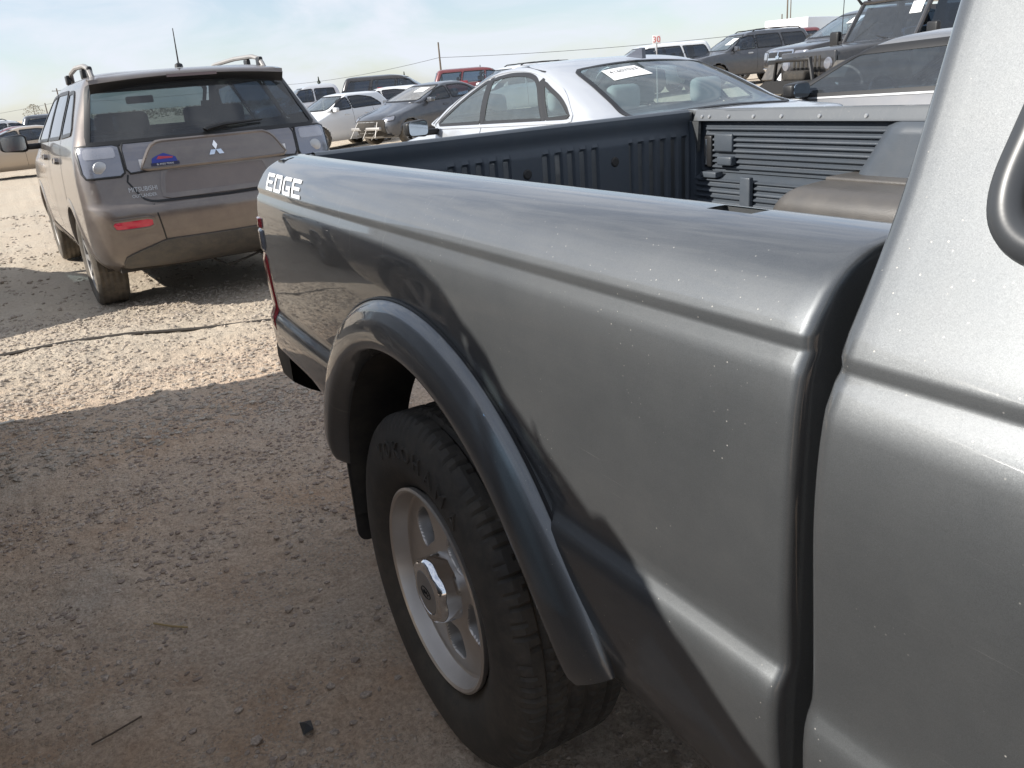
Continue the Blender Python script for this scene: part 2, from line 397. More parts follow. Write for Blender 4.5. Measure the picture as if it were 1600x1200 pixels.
def text_mesh(txt, size, italic=0.0, extrude=0.0, res=3):
    cu = bpy.data.curves.new('t', 'FONT'); cu.body = txt; cu.size = size; cu.shear = italic; cu.extrude = extrude; cu.resolution_u = res
    cu.align_x = 'CENTER'; cu.align_y = 'CENTER'
    o = bpy.data.objects.new('t', cu); COL.objects.link(o)
    dg = bpy.context.evaluated_depsgraph_get(); me = bpy.data.meshes.new_from_object(o.evaluated_get(dg))
    V = [v.co.copy() for v in me.vertices]; F = [tuple(p.vertices) for p in me.polygons]
    bpy.data.objects.remove(o); bpy.data.curves.remove(cu); bpy.data.meshes.remove(me)
    return V, F
def vnoise(x, y, seed=0):
    xi = np.floor(x).astype(np.int64); yi = np.floor(y).astype(np.int64); fx = x - xi; fy = y - yi
    fx = fx * fx * (3 - 2 * fx); fy = fy * fy * (3 - 2 * fy)
    def h(a, b_):
        n = (a * 374761393 + b_ * 668265263 + seed * 974711) & 0x7fffffff
        n = ((n ^ (n >> 13)) * 1274126177) & 0x7fffffff
        return ((n ^ (n >> 16)) & 0xffff) / 65535.0
    return (h(xi, yi) * (1 - fx) + h(xi + 1, yi) * fx) * (1 - fy) + (h(xi, yi + 1) * (1 - fx) + h(xi + 1, yi + 1) * fx) * fy
def gz(x, y):
    """the yard falls away behind the truck and rises towards the far right"""
    x = np.asarray(x, float); y = np.asarray(y, float)
    tx = np.clip(-x - 2.0, 0, 60); ty = np.clip(y - 5.0, 0, 20)
    return -0.0125 * tx * np.clip(tx / 2.5, 0, 1) + 0.040 * ty * np.clip(ty / 2.5, 0, 1)
# ------------------------------------------------------------------ ground
def ground_mat():
    m, nt, b = new_mat('dirt_and_gravel')
    geo = N(nt, 'NewGeometry'); P = geo.outputs['Position']
    def noise(s, d=6.0, r=0.6):
        n = N(nt, 'TexNoise', Scale=s, Detail=d, Roughness=r); nt.links.new(P, n.inputs['Vector']); return n.outputs['Fac']
    big = ramp(nt, noise(1.1, 6, 0.62), 0.40, 0.60); mid = ramp(nt, noise(5.0, 7, 0.65), 0.35, 0.68); fine = ramp(nt, noise(75, 7, 0.75), 0.40, 0.62)
    c = mixc(nt, big, (0.56, 0.375, 0.245, 1), (0.60, 0.50, 0.40, 1))
    c = mixc(nt, mid, c, (0.70, 0.54, 0.40, 1))
    fm = N(nt, 'Math', operation='MULTIPLY'); nt.links.new(fine, fm.inputs[0]); fm.inputs[1].default_value = 0.62
    c = mixc(nt, fm.outputs[0], c, (0.30, 0.205, 0.140, 1))
    vo = N(nt, 'TexVoronoi', Scale=85.0); nt.links.new(P, vo.inputs['Vector'])
    pe = ramp(nt, vo.outputs['Distance'], 0.28, 0.36, (1, 1, 1, 1), (0, 0, 0, 1))
    sel = N(nt, 'Math', operation='MULTIPLY'); nt.links.new(pe, sel.inputs[0]); nt.links.new(ramp(nt, noise(3.0, 4), 0.42, 0.62, (0.05,) * 3 + (1,), (0.75,) * 3 + (1,)), sel.inputs[1])
    hv = N(nt, 'Mix', data_type='RGBA'); nt.links.new(vo.outputs['Color'], hv.inputs['Factor'])
    hv.inputs['A'].default_value = (0.26, 0.215, 0.18, 1); hv.inputs['B'].default_value = (0.68, 0.59, 0.48, 1)
    c = mixc(nt, sel.outputs[0], c, hv.outputs['Result'])
    # pale crushed gravel lies over the lane behind the trucks
    sx = N(nt, 'SeparateXYZ'); nt.links.new(P, sx.inputs[0])
    lane = N(nt, 'MapRange', interpolation_type='SMOOTHSTEP'); lane.inputs['From Min'].default_value = -2.3; lane.inputs['From Max'].default_value = -4.2
    nt.links.new(sx.outputs['X'], lane.inputs['Value'])
    lw = N(nt, 'Math', operation='MULTIPLY'); nt.links.new(lane.outputs[0], lw.inputs[0]); lw.inputs[1].default_value = 0.72
    c = mixc(nt, lw.outputs[0], c, mixc(nt, ramp(nt, noise(26, 7, 0.75), 0.3, 0.7), (0.41, 0.36, 0.285, 1), (0.58, 0.52, 0.42, 1)))
    nt.links.new(c, b.inputs['Base Color']); b.inputs['Roughness'].default_value = 0.93; b.inputs['Specular IOR Level'].default_value = 0.2
    bp = N(nt, 'Bump', Strength=0.8, Distance=0.007); nt.links.new(noise(150, 8, 0.72), bp.inputs['Height'])
    bp2 = N(nt, 'Bump', Strength=0.7, Distance=0.012); nt.links.new(sel.outputs[0], bp2.inputs['Height']); nt.links.new(bp.outputs[0], bp2.inputs['Normal'])
    bp3 = N(nt, 'Bump', Strength=0.6, Distance=0.03); nt.links.new(noise(24, 5, 0.6), bp3.inputs['Height']); nt.links.new(bp2.outputs[0], bp3.inputs['Normal'])
    nt.links.new(bp3.outputs[0], b.inputs['Normal'])
    return m
M_ground = ground_mat()
def gh(x, y):
    """ground height with ruts, lumps and grit"""
    x = np.asarray(x, float); y = np.asarray(y, float)
    w = np.clip((9 - np.hypot(x, y)) / 5, 0, 1)
    h = 0.030 * (vnoise(x / 1.1, y / 1.1, 1) - 0.5) + 0.022 * (vnoise(x / 0.34, y / 0.34, 2) - 0.5) + 0.011 * (vnoise(x / 0.11, y / 0.11, 3) - 0.5)
    h = h + w * (0.011 * (vnoise(x / 0.045, y / 0.045, 4) - 0.5) + 0.009 * (vnoise(x / 0.024, y / 0.024, 5) - 0.5))
    h = np.where(np.hypot(x, y + 0.76) < 0.30, h * np.clip(np.hypot(x, y + 0.76) / 0.30, 0.15, 1), h)
    return gz(x, y) + h - 0.006
def axis_pts(a, b_, step, lo, hi, g=1.16):
    core = list(np.arange(a, b_ + 1e-6, step)); out = []; s = step; x = b_
    while x < hi: s *= g; x += s; out.append(min(x, hi))
    pre = []; s = step; x = a
    while x > lo: s *= g; x -= s; pre.append(max(x, lo))
    return np.array(pre[::-1] + core + out)
gx = axis_pts(-4.6, 1.3, 0.0165, -900, 500); gy = axis_pts(-2.15, 0.1, 0.0165, -700, 900)
GX, GY = np.meshgrid(gx, gy, indexing='ij')
H = gh(GX, GY); far = np.hypot(GX, GY) > 60; H = np.where(far, gz(GX, GY), H)
o = obj('ground', np.stack([GX, GY, H], -1).reshape(-1, 3).tolist(), grid_faces(len(gx), len(gy)), M_ground)
tag(o, kind='structure'); fix_dir(o, Vector((0, 0, 1)))

def stone_shape(seed):
    r_ = random.Random(seed); bm = bmesh.new(); bmesh.ops.create_icosphere(bm, subdivisions=1, radius=1.0)
    V = []
    for v in bm.verts: V.append(np.array(v.co) * r_.uniform(0.72, 1.22))
    bm.verts.ensure_lookup_table(); F = [tuple(v.index for v in f.verts) for f in bm.faces]; bm.free()
    return np.array(V), F
def stone_mat(name, c0, c1):
    m, nt, b = new_mat(name); geo = N(nt, 'NewGeometry')
    rp = N(nt, 'ValToRGB'); rp.color_ramp.elements[0].color = c0; rp.color_ramp.elements[1].color = c1
    nt.links.new(geo.outputs['Random Per Island'], rp.inputs[0])
    no = N(nt, 'TexNoise', Scale=180.0, Detail=5.0); nt.links.new(geo.outputs['Position'], no.inputs['Vector'])
    nt.links.new(mixc(nt, ramp(nt, no.outputs['Fac'], 0.3, 0.7), rp.outputs[0], (0.25, 0.20, 0.165, 1)), b.inputs['Base Color'])
    mf = b.inputs['Base Color'].links[0].from_node; mf.inputs[0].default_value = 0.3
    b.inputs['Roughness'].default_value = 0.9
    return m
M_stone = stone_mat('gravel_stone', (0.30, 0.215, 0.16, 1), (0.72, 0.585, 0.46, 1))
M_stonep = stone_mat('pale_gravel_stone', (0.38, 0.32, 0.25, 1), (0.66, 0.58, 0.47, 1))
shapes = [stone_shape(i) for i in range(14)]
def scatter(name, n, x0, x1, y0, y1, s0, s1, mat, label, dens=0.5, power=3.2, seed=3):
    g = np.random.default_rng(seed); V = []; F = []; off = 0; k = 0
    while k < n:
        X = g.uniform(x0, x1, 4000); Y = g.uniform(y0, y1, 4000)
        d = vnoise(X / 0.42, Y / 0.42, 21 + seed) * 0.6 + vnoise(X / 0.13, Y / 0.13, 22 + seed) * 0.4
        keep = g.uniform(0, 1, 4000) < np.clip((d - dens + 0.22) * 2.4, 0.06, 1)
        X, Y = X[keep], Y[keep]; Z = gh(X, Y)
        for x, y, z in zip(X, Y, Z):
            if k >= n: break
            s = s0 + (s1 - s0) * g.uniform() ** power
            vs_, fs = shapes[int(g.integers(len(shapes)))]
            a = g.uniform(0, 6.28); ca, sa = math.cos(a), math.sin(a)
            q = vs_ * np.array([s, s * g.uniform(0.6, 1), s * g.uniform(0.35, 0.7)])
            V.append(np.stack([x + q[:, 0] * ca - q[:, 1] * sa, y + q[:, 0] * sa + q[:, 1] * ca, z + q[:, 2] + s * 0.02], -1))
            F += [(a_ + off, b_ + off, c_ + off) for a_, b_, c_ in fs]; off += len(vs_); k += 1
    o = obj(name, np.concatenate(V).tolist(), F, mat, smooth=False)
    tag(o, label, 'gravel', kind='stuff'); return o
scatter('gravel', 36000, -3.4, 1.3, -2.0, 0.55, 0.0020, 0.0135, M_stone, 'loose grey-brown gravel in the shade beside the truck', 0.55, 3.4, 3)
scatter('gravel', 15000, -5.6, -2.2, -2.3, 0.8, 0.004, 0.020, M_stonep, 'pale loose gravel in the sunlit strip behind the truck', 0.42, 2.4, 5)
scatter('gravel', 7000, -15.0, -5.0, -4.5, 1.8, 0.006, 0.030, M_stonep, 'pale gravel around and beyond the parked brown SUV', 0.45, 2.4, 8)
# larger stones that stand out one by one: (x, y, half-size)
for k, (sx_, sy_, ss) in enumerate([(-0.701, -1.011, .017), (-0.24, -0.961, .017), (-0.235, -1.217, .018), (-1.408, -1.50, .018), (-1.695, -1.404, .021), (-2.278, -0.816, .026), (-0.655, -0.975, .012),
                                    (-0.40, -0.985, .013), (-0.31, -1.02, .015), (-0.52, -0.90, .012), (-0.98, -1.18, .014), (-0.17, -1.06, .013), (-1.12, -0.93, .014), (-0.58, -1.22, .012), (-0.36, -1.33, .012)]):
    V, F = shapes[k % len(shapes)]
    z_ = float(gh(sx_, sy_)); q = V * np.array([ss, ss * 0.8, ss * 0.55])
    o = obj('stone', q.tolist(), F, M_stone, smooth=False, loc=(sx_, sy_, z_ + ss * 0.15)); o.rotation_euler = (0, 0, k * 1.3)
    tag(o, 'one of the larger angular grey stones lying in the shaded dirt', 'stone', 'larger stones on the shaded dirt')
def ground_tube(name, pts, r, mat, label, cat, lift=0.0):
    P = [Vector((x, y, float(gh(x, y)) + r * 0.6 + lift)) for x, y in pts]
    o = MB().tube(P, r, 6).build(name, mat); tag(o, label, cat); return o
M_straw = simple('dry_straw', (0.42, 0.30, 0.14), 0.8); M_twig = simple('dead_twig', (0.12, 0.085, 0.06), 0.85); M_pale = simple('bleached_stick', (0.72, 0.68, 0.60), 0.8)
M_wire_shadow = simple('wire_shadow_dark', (0.05, 0.042, 0.035), 0.8)
ground_tube('wire_shadow', [(-4.66 + 0.0, -2.3), (-4.53, -1.714), (-4.40, -1.36), (-4.276, -1.005), (-4.12, -0.6), (-3.96, -0.155), (-3.86, 0.2)], 0.011, M_wire_shadow, 'thin dark strip laid in as the shadow of an overhead wire across the sunlit gravel', 'wire_shadow', -0.004)  # dark tube put in as the cast shadow of an overhead wire
ground_tube('straw', [(-0.845, -1.343), (-0.81, -1.303), (-0.776, -1.267)], 0.0028, M_straw, 'short yellow straw lying on the shaded dirt', 'straw', 0.006)
ground_tube('twig', [(-0.445, -1.533), (-0.44, -1.49), (-0.452, -1.455), (-0.46, -1.423)], 0.0022, M_twig, 'thin dark twig on the dirt near the lower left', 'twig', 0.006)
ground_tube('stick', [(-3.0, -1.80), (-3.0, -1.72), (-3.008, -1.655)], 0.006, M_pale, 'pale bleached stick lying at the edge of the shadow', 'stick', 0.006)
sc_ = obj('plastic_scrap', [(-.022, -.010, .004), (.020, -.013, .002), (.026, .010, .012), (-.012, .014, .006), (0.002, 0.0, 0.016)], [(0, 1, 4), (1, 2, 4), (2, 3, 4), (3, 0, 4), (0, 3, 2, 1)], M_black, smooth=False, loc=(-0.214, -1.11, float(gh(-0.214, -1.11)) + .004))
tag(sc_, 'small crumpled black plastic scrap on the dirt before the tyre', 'scrap')
# ------------------------------------------------------------------ pickup truck (x forward, y left, rear axle at x = 0)
truck = tag(empty('pickup_truck'), 'dark grey metallic pickup truck with open bed filling the right side', 'pickup')
PROF = [(-0.688, 1.128), (-0.688, 1.150), (-0.692, 1.162), (-0.704, 1.1665), (-0.7095, 1.1667), (-0.7370, 1.1667), (-0.7495, 1.1655), (-0.7710, 1.1613), (-0.780, 1.1590), (-0.808, 1.1460), (-0.826, 1.1300), (-0.840, 1.1110), (-0.8465, 1.0990),
        (-0.8478, 1.0945), (-0.8462, 1.0860), (-0.8470, 1.0815), (-0.8530, 1.0720), (-0.8585, 1.0400), (-0.8615, 0.9900), (-0.8625, 0.9300), (-0.8615, 0.8500), (-0.8585, 0.7900), (-0.8575, 0.7720),
        (-0.8600, 0.7640), (-0.8660, 0.7560), (-0.8715, 0.7440), (-0.8725, 0.7250), (-0.8690, 0.6700), (-0.8560, 0.6000), (-0.8320, 0.5350), (-0.8050, 0.4900), (-0.7800, 0.4850)]
def dense(prof, seg):
    P = [Vector(q) for q in prof]; out = [P[0]]
    for i in range(len(P) - 1):
        p0, p1, p2, p3 = P[max(i - 1, 0)], P[i], P[i + 1], P[min(i + 2, len(P) - 1)]
        n = max(1, int((p2 - p1).length / seg))
        for k in range(1, n + 1):
            t = k / n
            out.append(0.5 * ((2 * p1) + (-p0 + p2) * t + (2 * p0 - 5 * p1 + 4 * p2 - p3) * t * t + (-p0 + 3 * p1 - 3 * p2 + p3) * t ** 3))
    return out
PD = dense(PROF, 0.012)
def plan_path():
    """x and inward inset along the bedside, from the fold behind the cab round to the tailgate"""
    u = [(0.9035, 0.075), (0.905, 0.040), (0.9055, 0.018), (0.905, 0.009), (0.9025, 0.004), (0.8990, 0.001), (0.894, 0.0)]
    for x in sorted(list(np.linspace(0.875, -0.945, 156)) + [0.730, 0.664, -0.888, -0.922], reverse=True): u.append((float(x), 0.0))
    for a in np.linspace(0, 90, 12)[1:]: u.append((-0.945 - 0.06 * math.sin(R(a)), 0.06 * (1 - math.cos(R(a)))))
    u += [(-1.005, 0.09), (-1.005, 0.13)]
    return u
PLAN = plan_path()
AC = (0.055, 0.395); A_R = 0.49        # wheel arch centre and radius
def bedside(sign, name):
    V = []
    for (x, ins) in PLAN:
        for q in PD:
            z = q.y
            # rear lower corner sweeps up towards the bumper
            if x < -0.45 and z < 0.66: z = z + (0.66 - z) * min(1, (-0.45 - x) / 0.18) * 0.62
            taper = 0.012 * max(0.0, (-x - 0.35) / 0.55) ** 2
            y = min(q.x + ins + taper, -0.688); V.append((x, y * -sign if sign > 0 else y, z))
    nv = len(PD); F0 = grid_faces(len(PLAN), nv); F = []
    for f in F0:
        cx = sum(V[i][0] for i in f) / 4; cz = sum(V[i][2] for i in f) / 4; cyy = abs(V[f[0]][1])
        if math.hypot(cx - AC[0], cz - AC[1]) < A_R and cyy > 0.75: continue
        cm = abs(sum(V[i][1] for i in f) / 4)
        if cz > 1.14 and ((0.664 < cx < 0.730 and 0.7095 < cm < 0.7370) or (-0.922 < cx < -0.888 and 0.7480 < cm < 0.7700)): continue
        F.append(f)
    o = obj(name, V, F, TP, truck, True, 60); fix_dir(o, Vector((0, -1 if sign < 0 else 1, 0)))
    return o, V, F0
right_side, RV, RF = bedside(-1, 'bedside'); right_side['label'] = 'bedside panel with crease line and white lettering'
left_side, LV_, LF_ = bedside(1, 'bedside')
RS = Skin(RV, RF)
# stake pockets: folded wells below the openings in the rail
for s_ in (-1, 1):
    for x0, x1, y0, y1, zt in ((0.664, 0.730, 0.7095, 0.7370, 1.1665), (-0.922, -0.888, 0.7480, 0.7700, 1.1635)):
        e = 0.003; zb = zt - 0.07; V = [(x, s_ * y, z) for z in (zt - 0.0015, zb) for x, y in ((x0 - e, y0 - e), (x1 + e, y0 - e), (x1 + e, y1 + e), (x0 - e, y1 + e))]
        pk = obj('stake_pocket', V, [(0, 1, 5, 4), (1, 2, 6, 5), (2, 3, 7, 6), (3, 0, 4, 7)], TP, truck, False)
        obj('pocket_floor', [(x, y, zb + .001) for x, y, z in V[4:]], [(0, 1, 2, 3)], M_under, pk, False)
# wheel arch flare: section (radius, outward y) swept round the arch
FL = [(0.575, 0.852), (0.576, 0.864), (0.573, 0.873), (0.567, 0.881), (0.557, 0.8885), (0.551, 0.8905), (0.5455, 0.8940), (0.530, 0.8985), (0.512, 0.9010), (0.500, 0.9012), (0.4925, 0.9000), (0.4880, 0.8960), (0.4850, 0.8890), (0.478, 0.875), (0.473, 0.850), (0.472, 0.800)]
def flare(sign):
    V = []; FD = dense(FL, 0.006); n = 110
    for i in range(n + 1):
        t = i / n; a = 12.5 + (168 - 12.5) * t
        e0 = min(1.0, t / 0.20); e1 = min(1.0, (1 - t) / 0.06)
        for q in FD:
            w = (q.x - 0.472); y = q.y
            end = math.sqrt(max(0, 1 - (1 - e0) ** 2)) * math.sqrt(max(0, 1 - (1 - e1) ** 2))
            rr = 0.472 + w + 0.012 * (1 - e0) ** 2
            yy = 0.852 + (y - 0.852) * (0.42 + 0.58 * end) if y > 0.852 else y
            # the front foot broadens and its top edge runs forward along the body
            an = R(a + (1 - e0) * (w / 0.1) * 4.0)
            V.append((AC[0] + rr * math.cos(an), sign * yy, AC[1] + rr * math.sin(an)))
    o = obj('wheel_arch_flare', V, grid_faces(n + 1, len(FD)), TP, truck, True, 50)
    fix_dir(o, Vector((0, sign, 0.3)))
    MB().tube([(AC[0] + 0.5765 * math.cos(R(a)), sign * 0.8645, AC[1] + 0.5765 * math.sin(R(a))) for a in np.linspace(20, 164, 70)], 0.0032, 6).build('flare_gasket', M_trim, o); return o
flare(-1); flare(1)
# wheelhouse shells
def wheelhouse(sign):
    V = []; n = 40; ys = [0.86, 0.80, 0.72]; F = []
    for i in range(n + 1):
        a = R(30 + 155 * i / n)
        for k, y in enumerate(ys):
            r_ = 0.474 - 0.012 * (k > 0); V.append((AC[0] + r_ * math.cos(a), sign * y, AC[1] + r_ * math.sin(a)))
    F += grid_faces(n + 1, len(ys)); o = len(V); m = 30
    for i in range(m + 1):                               # the inner part of the shell stops over the axle
        a = R(30 + 98 * i / m)
        V += [(AC[0] + 0.462 * math.cos(a), sign * 0.72, AC[1] + 0.462 * math.sin(a)), (AC[0] + 0.462 * math.cos(a), sign * 0.50, AC[1] + 0.462 * math.sin(a)), (AC[0] + 0.30 * math.cos(a), sign * 0.50, AC[1] + 0.30 * math.sin(a))]
    F += grid_faces(m + 1, 3, off=o)
    obj('wheelhouse_liner', V, F, M_under, truck, True, 40)
wheelhouse(-1); wheelhouse(1)
# mud flaps
for s_ in (-1, 1):
    pol = round_poly([(0.862, 0.275), (0.862, 0.53), (0.60, 0.53), (0.60, 0.275)], 0.03)
    MB().prism([(s_ * a, b_) for a, b_ in pol], -0.432, -0.424, 'x').build('mud_flap', M_black, truck)
# tail lamps wrap the rear corners
def lamp_band(sign, name, z0, z1, mat, label=None, s0=-0.905, s1=-1.0, off=0.007):
    V = []; cols = [u for u in PLAN if u[0] <= s0 + 1e-6 and u[1] <= 0.061]; zs = np.linspace(z0, z1, 12)
    pz = np.array([q.y for q in PD][::-1]); py = np.array([q.x for q in PD][::-1])
    for i, (x, ins) in enumerate(cols):
        for j, z in enumerate(zs):
            y = np.interp(z, pz, py) + ins + 0.012 * max(0.0, (-x - 0.35) / 0.55) ** 2
            edge = 0.0 if i in (0,) or j in (0, len(zs) - 1) else off
            # front edge of the lamp slants forward towards the bottom
            sl = 0.012 * (1 - (z - 0.715) / 0.3)
            t = i / (len(cols) - 1); V.append((x - edge * t + sl * (1 - t), sign * -(y - edge * (1 - t)), z))
    o = obj(name, V, grid_faces(len(cols), len(zs)), mat, truck, True, 50); fix_dir(o, Vector((-1, sign, 0)))
    if label: o['label'] = label
for s_ in (-1, 1):
    lamp_band(s_, 'tail_lamp', 0.715, 0.928, M_red); lamp_band(s_, 'reversing_lamp', 0.930, 0.992, M_clear); lamp_band(s_, 'tail_lamp', 0.994, 1.022, M_red)
# EDGE lettering: strokes in a unit cell, slanted, laid on the panel
def strokes(ch):
    t = 0.19
    E_ = [[(0, 0), (t, 0), (t, 1), (0, 1)], [(0, 1), (0, 1 - t), (1, 1 - t), (1, 1)], [(0, .5 + t * .45), (0, .5 - t * .45), (.9, .5 - t * .45), (.9, .5 + t * .45)], [(0, t), (0, 0), (1, 0), (1, t)]]
    D_ = [[(0, 0), (t, 0), (t, 1), (0, 1)], [(0, 1), (0, 1 - t), (.82, 1 - t), (.86, 1)], [(0, t), (0, 0), (.86, 0), (.82, t)], [(1, .18), (1, .82), (1 - t, .76), (1 - t, .24)], [(.82, 1 - t), (.86, 1), (1, .82), (1 - t, .76)], [(.82, t), (.86, 0), (1, .18), (1 - t, .24)]]
    G_ = [[(0, .18), (t, .22), (t, .78), (0, .82)], [(0, .82), (t, .78), (t * 1.3, 1 - t), (.16, 1)], [(.16, 1), (t * 1.3, 1 - t), (1, 1 - t), (1, 1)], [(0, .18), (t, .22), (t * 1.3, t), (.16, 0)], [(.16, 0), (t * 1.3, t), (1, t), (1, 0)], [(1, 0), (1, .52), (1 - t, .52), (1 - t, 0)], [(.52, .52), (.52, .52 - t), (1, .52 - t), (1, .52)]]
    return {'E': E_, 'D': D_, 'G': G_}[ch]
lx = -0.842
for ch in 'EDGE':
    V = []; F = []
    for q in strokes(ch):
        a, b_, c, d = [Vector(k) for k in q]; o_ = len(V); m = 5
        for i in range(m + 1):
            for j in range(m + 1):
                pt = a.lerp(b_, i / m).lerp(d.lerp(c, i / m), j / m)
                V.append(RS.hit('R', lx + pt.x * 0.070 - pt.y * 0.045, 1.0990 + pt.y * 0.036, 0.0014 + 0.00015 * strokes(ch).index(q)))
        F += grid_faces(m + 1, m + 1, off=o_)
    o = obj('letter_' + ch.lower(), V, F, M_white, truck); fix_dir(o, Vector((0, -1, 0))); lx += 0.083
# tailgate with ribbed liner
MB().box((-0.972, 0, 0.935), (0.040, 1.376, 0.455), 0.008).build('tailgate', TP, truck)
V = []; ys = np.linspace(-0.664, 0.664, 420); zs = np.array([0.72, 0.735, 0.76, 0.80, 0.90, 1.00, 1.06, 1.075, 1.085, 1.10, 1.125, 1.135, 1.15, 1.160, 1.167, 1.169, 1.167, 1.160])
for y in ys:
    for k, z in enumerate(zs):
        rib = 0.5 - 0.5 * math.cos(2 * math.pi * (y / 0.0475)); rib = min(1.0, max(0.0, (rib - 0.3) * 2.2))
        gate = 1.0 if 0.75 < z < 1.08 else 0.0
        if abs(abs(y) - 0.34) < 0.06 or abs(y) < 0.05: gate = 0.0
        x = -0.943 - 0.011 * rib * gate
        if 1.095 < z < 1.13: x -= 0.006
        if k >= len(zs) - 4: x = -0.945 - (0.006, 0.020, 0.034, 0.040)[k - len(zs) + 4]
        V.append((x, float(y), float(z)))
o = obj('tailgate_liner', V, grid_faces(len(ys), len(zs)), M_liner, truck, True, 45); fix_dir(o, Vector((1, 0, 0)))
for y_ in (-0.34, 0.34, 0.0):
    for z_ in (1.03, 0.83):
        MB().lathe([(0, .006), (.012, .006), (.016, .003), (.017, 0)], (-0.945, y_, z_), 'x', 14).build('liner_bolt', M_black, truck)
# bed floor, bulkhead, inner walls
MB().box((-0.02, 0, 0.735), (1.80, 1.37, 0.03), 0.0).build('bed_floor', M_liner, truck)
MB().box((0.885, 0, 0.94), (0.03, 1.36, 0.44), 0.006).build('bed_bulkhead', M_liner, truck)
def liner_wall(sign):
    """ribbed liner wall; x columns, z rows with corrugation"""
    zs = np.linspace(0.748, 1.134, 200); xs = np.concatenate([np.linspace(-0.925, -0.55, 26), np.linspace(-0.54, 0.87, 60)])
    V = []
    for x in xs:
        for z in zs:
            y = 0.688
            if z > 0.962:
                y = 0.694
                if 0.972 < z < 1.112 and x > -0.885:
                    ph = (z - 0.972) / 0.0176; y -= 0.011 * max(0.0, min(1.0, (0.5 - 0.5 * math.cos(2 * math.pi * ph)) * 1.5 - 0.2))
            else:
                y = 0.655 + 0.012 * (z - 0.75) / 0.2
                if 0.765 < z < 0.943 and x > -0.905:
                    ph = (z - 0.765) / 0.0185; y -= 0.010 * max(0.0, min(1.0, (0.5 - 0.5 * math.cos(2 * math.pi * ph)) * 1.5 - 0.2))
                if z > 0.943: y = 0.667 + (z - 0.943) * 1.9
            V.append((float(x), sign * y, float(z)))
    o = obj('bed_liner_wall', V, grid_faces(len(xs), len(zs)), M_liner, truck, True, 50); fix_dir(o, Vector((0, -sign, 0))); return o
lw_far = liner_wall(1); liner_wall(-1)
# moulded pads, pocket and tie-down slot on the far wall
MB().box((-0.795, 0.684, 1.060), (0.085, 0.016, 0.058), 0.005).build('liner_pad', M_liner, truck)
MB().box((-0.775, 0.676, 1.003), (0.068, 0.030, 0.030), 0.006).build('liner_pad', M_liner, truck)
MB().box((-0.868, 0.684, 1.030), (0.036, 0.014, 0.105), 0.006).build('tie_down_slot', M_trim, truck)
MB().box((-0.874, 0.676, 1.028), (0.006, 0.006, 0.085), 0.002).build('tie_down_loop', M_chrome, truck)
MB().box((-0.835, 0.665, 0.957), (0.075, 0.036, 0.020), 0.004).build('liner_step', M_liner, truck)
MB().box((-0.655, 0.647, 0.862), (0.045, 0.020, 0.195), 0.005).build('liner_upright', M_liner, truck)
# wheelhouse box inside the bed, far side, with the raised shoulder above it
def bed_hump(sign):
    bm = bmesh.new(); bmesh.ops.create_cube(bm, size=1.0)
    for v in bm.verts: v.co = Vector((v.co.x * 0.86, v.co.y * 0.27, v.co.z * 0.235))
    ed = [e for e in bm.edges if all(v.co.z > 0 for v in e.verts) or (abs(e.verts[0].co.z - e.verts[1].co.z) > 0.1 and all(v.co.y * sign < 0 for v in e.verts))]
    bmesh.ops.bevel(bm, geom=ed, offset=0.065, segments=8, profile=0.5, affect='EDGES')
    for v in bm.verts:                               # rear and front ends ramp
        t = max(0.0, (v.co.z + 0.117) / 0.235)
        v.co.x *= 1.0 - 0.20 * t ** 2
        v.co.z -= 0.008 * (1 if v.co.y * sign < 0 else 0) * t
    mb = MB(); mb.add_bm(bm, Vector((0.02, sign * 0.560, 0.868))); mb.build('wheel_hump', M_linerd, truck)
    st_ = MB(); st_.box((0.02, sign * 0.632, 0.984), (0.60, 0.125, 0.014), 0.006); st_.build('hump_step', M_linerd, truck)
    pol = [(-0.135, 0.985), (-0.055, 1.128), (0.42, 1.128), (0.46, 0.985)]
    V = []; nx = 22; nz = 10
    for i in range(nx + 1):
        for j in range(nz + 1):
            t = j / nz; z = 0.970 + (1.130 - 0.970) * t; xa = -0.275 + 0.105 * t; xb = 0.50 - 0.06 * t
            u = i / nx; x = xa + (xb - xa) * u
            e = min(1.0, u * (xb - xa) / 0.05, (1 - u) * (xb - xa) / 0.05); e = e * e * (3 - 2 * e)
            e2 = min(1.0, (1 - t) / 0.10); V.append((x, sign * (0.690 - (0.040 + 0.020 * (1 - t)) * e * (0.55 + 0.45 * e2)), z))
    o = obj('liner_shoulder', V, grid_faces(nx + 1, nz + 1), M_liner, truck, True, 60); fix_dir(o, Vector((0, -sign, 0)))
bed_hump(1); bed_hump(-1)
# inner rail flange with its screws, painted like the body
MB().prism([(0.670, 1.131), (0.676, 1.138), (0.687, 1.160), (0.694, 1.1685), (0.700, 1.164), (0.690, 1.131)], -0.935, 0.905, 'x').build('rail_flange', TP, truck)
for k in range(9):
    x_ = (-0.895, -0.86, -0.77, -0.66, -0.545, -0.40, -0.24, -0.03, 0.22)[k]
    MB().lathe([(0, -.004), (.0045, -.004), (.0065, -.001), (.0065, .002)], (x_, 0.6775, 1.1435), 'y', 10).build('screw', M_silver, truck)
MB().prism([(-0.934, 1.130), (-0.898, 1.130), (-0.905, 1.03)], 0.664, 0.676, 'y').build('corner_gusset', TP, truck)
MB().box((-0.957, 0.692, 0.925), (0.08, 0.05, 0.41), 0.004).build('bed_corner_post', M_liner, truck)
MB().box((-0.957, -0.692, 0.925), (0.08, 0.05, 0.41), 0.004).build('bed_corner_post', M_liner, truck)
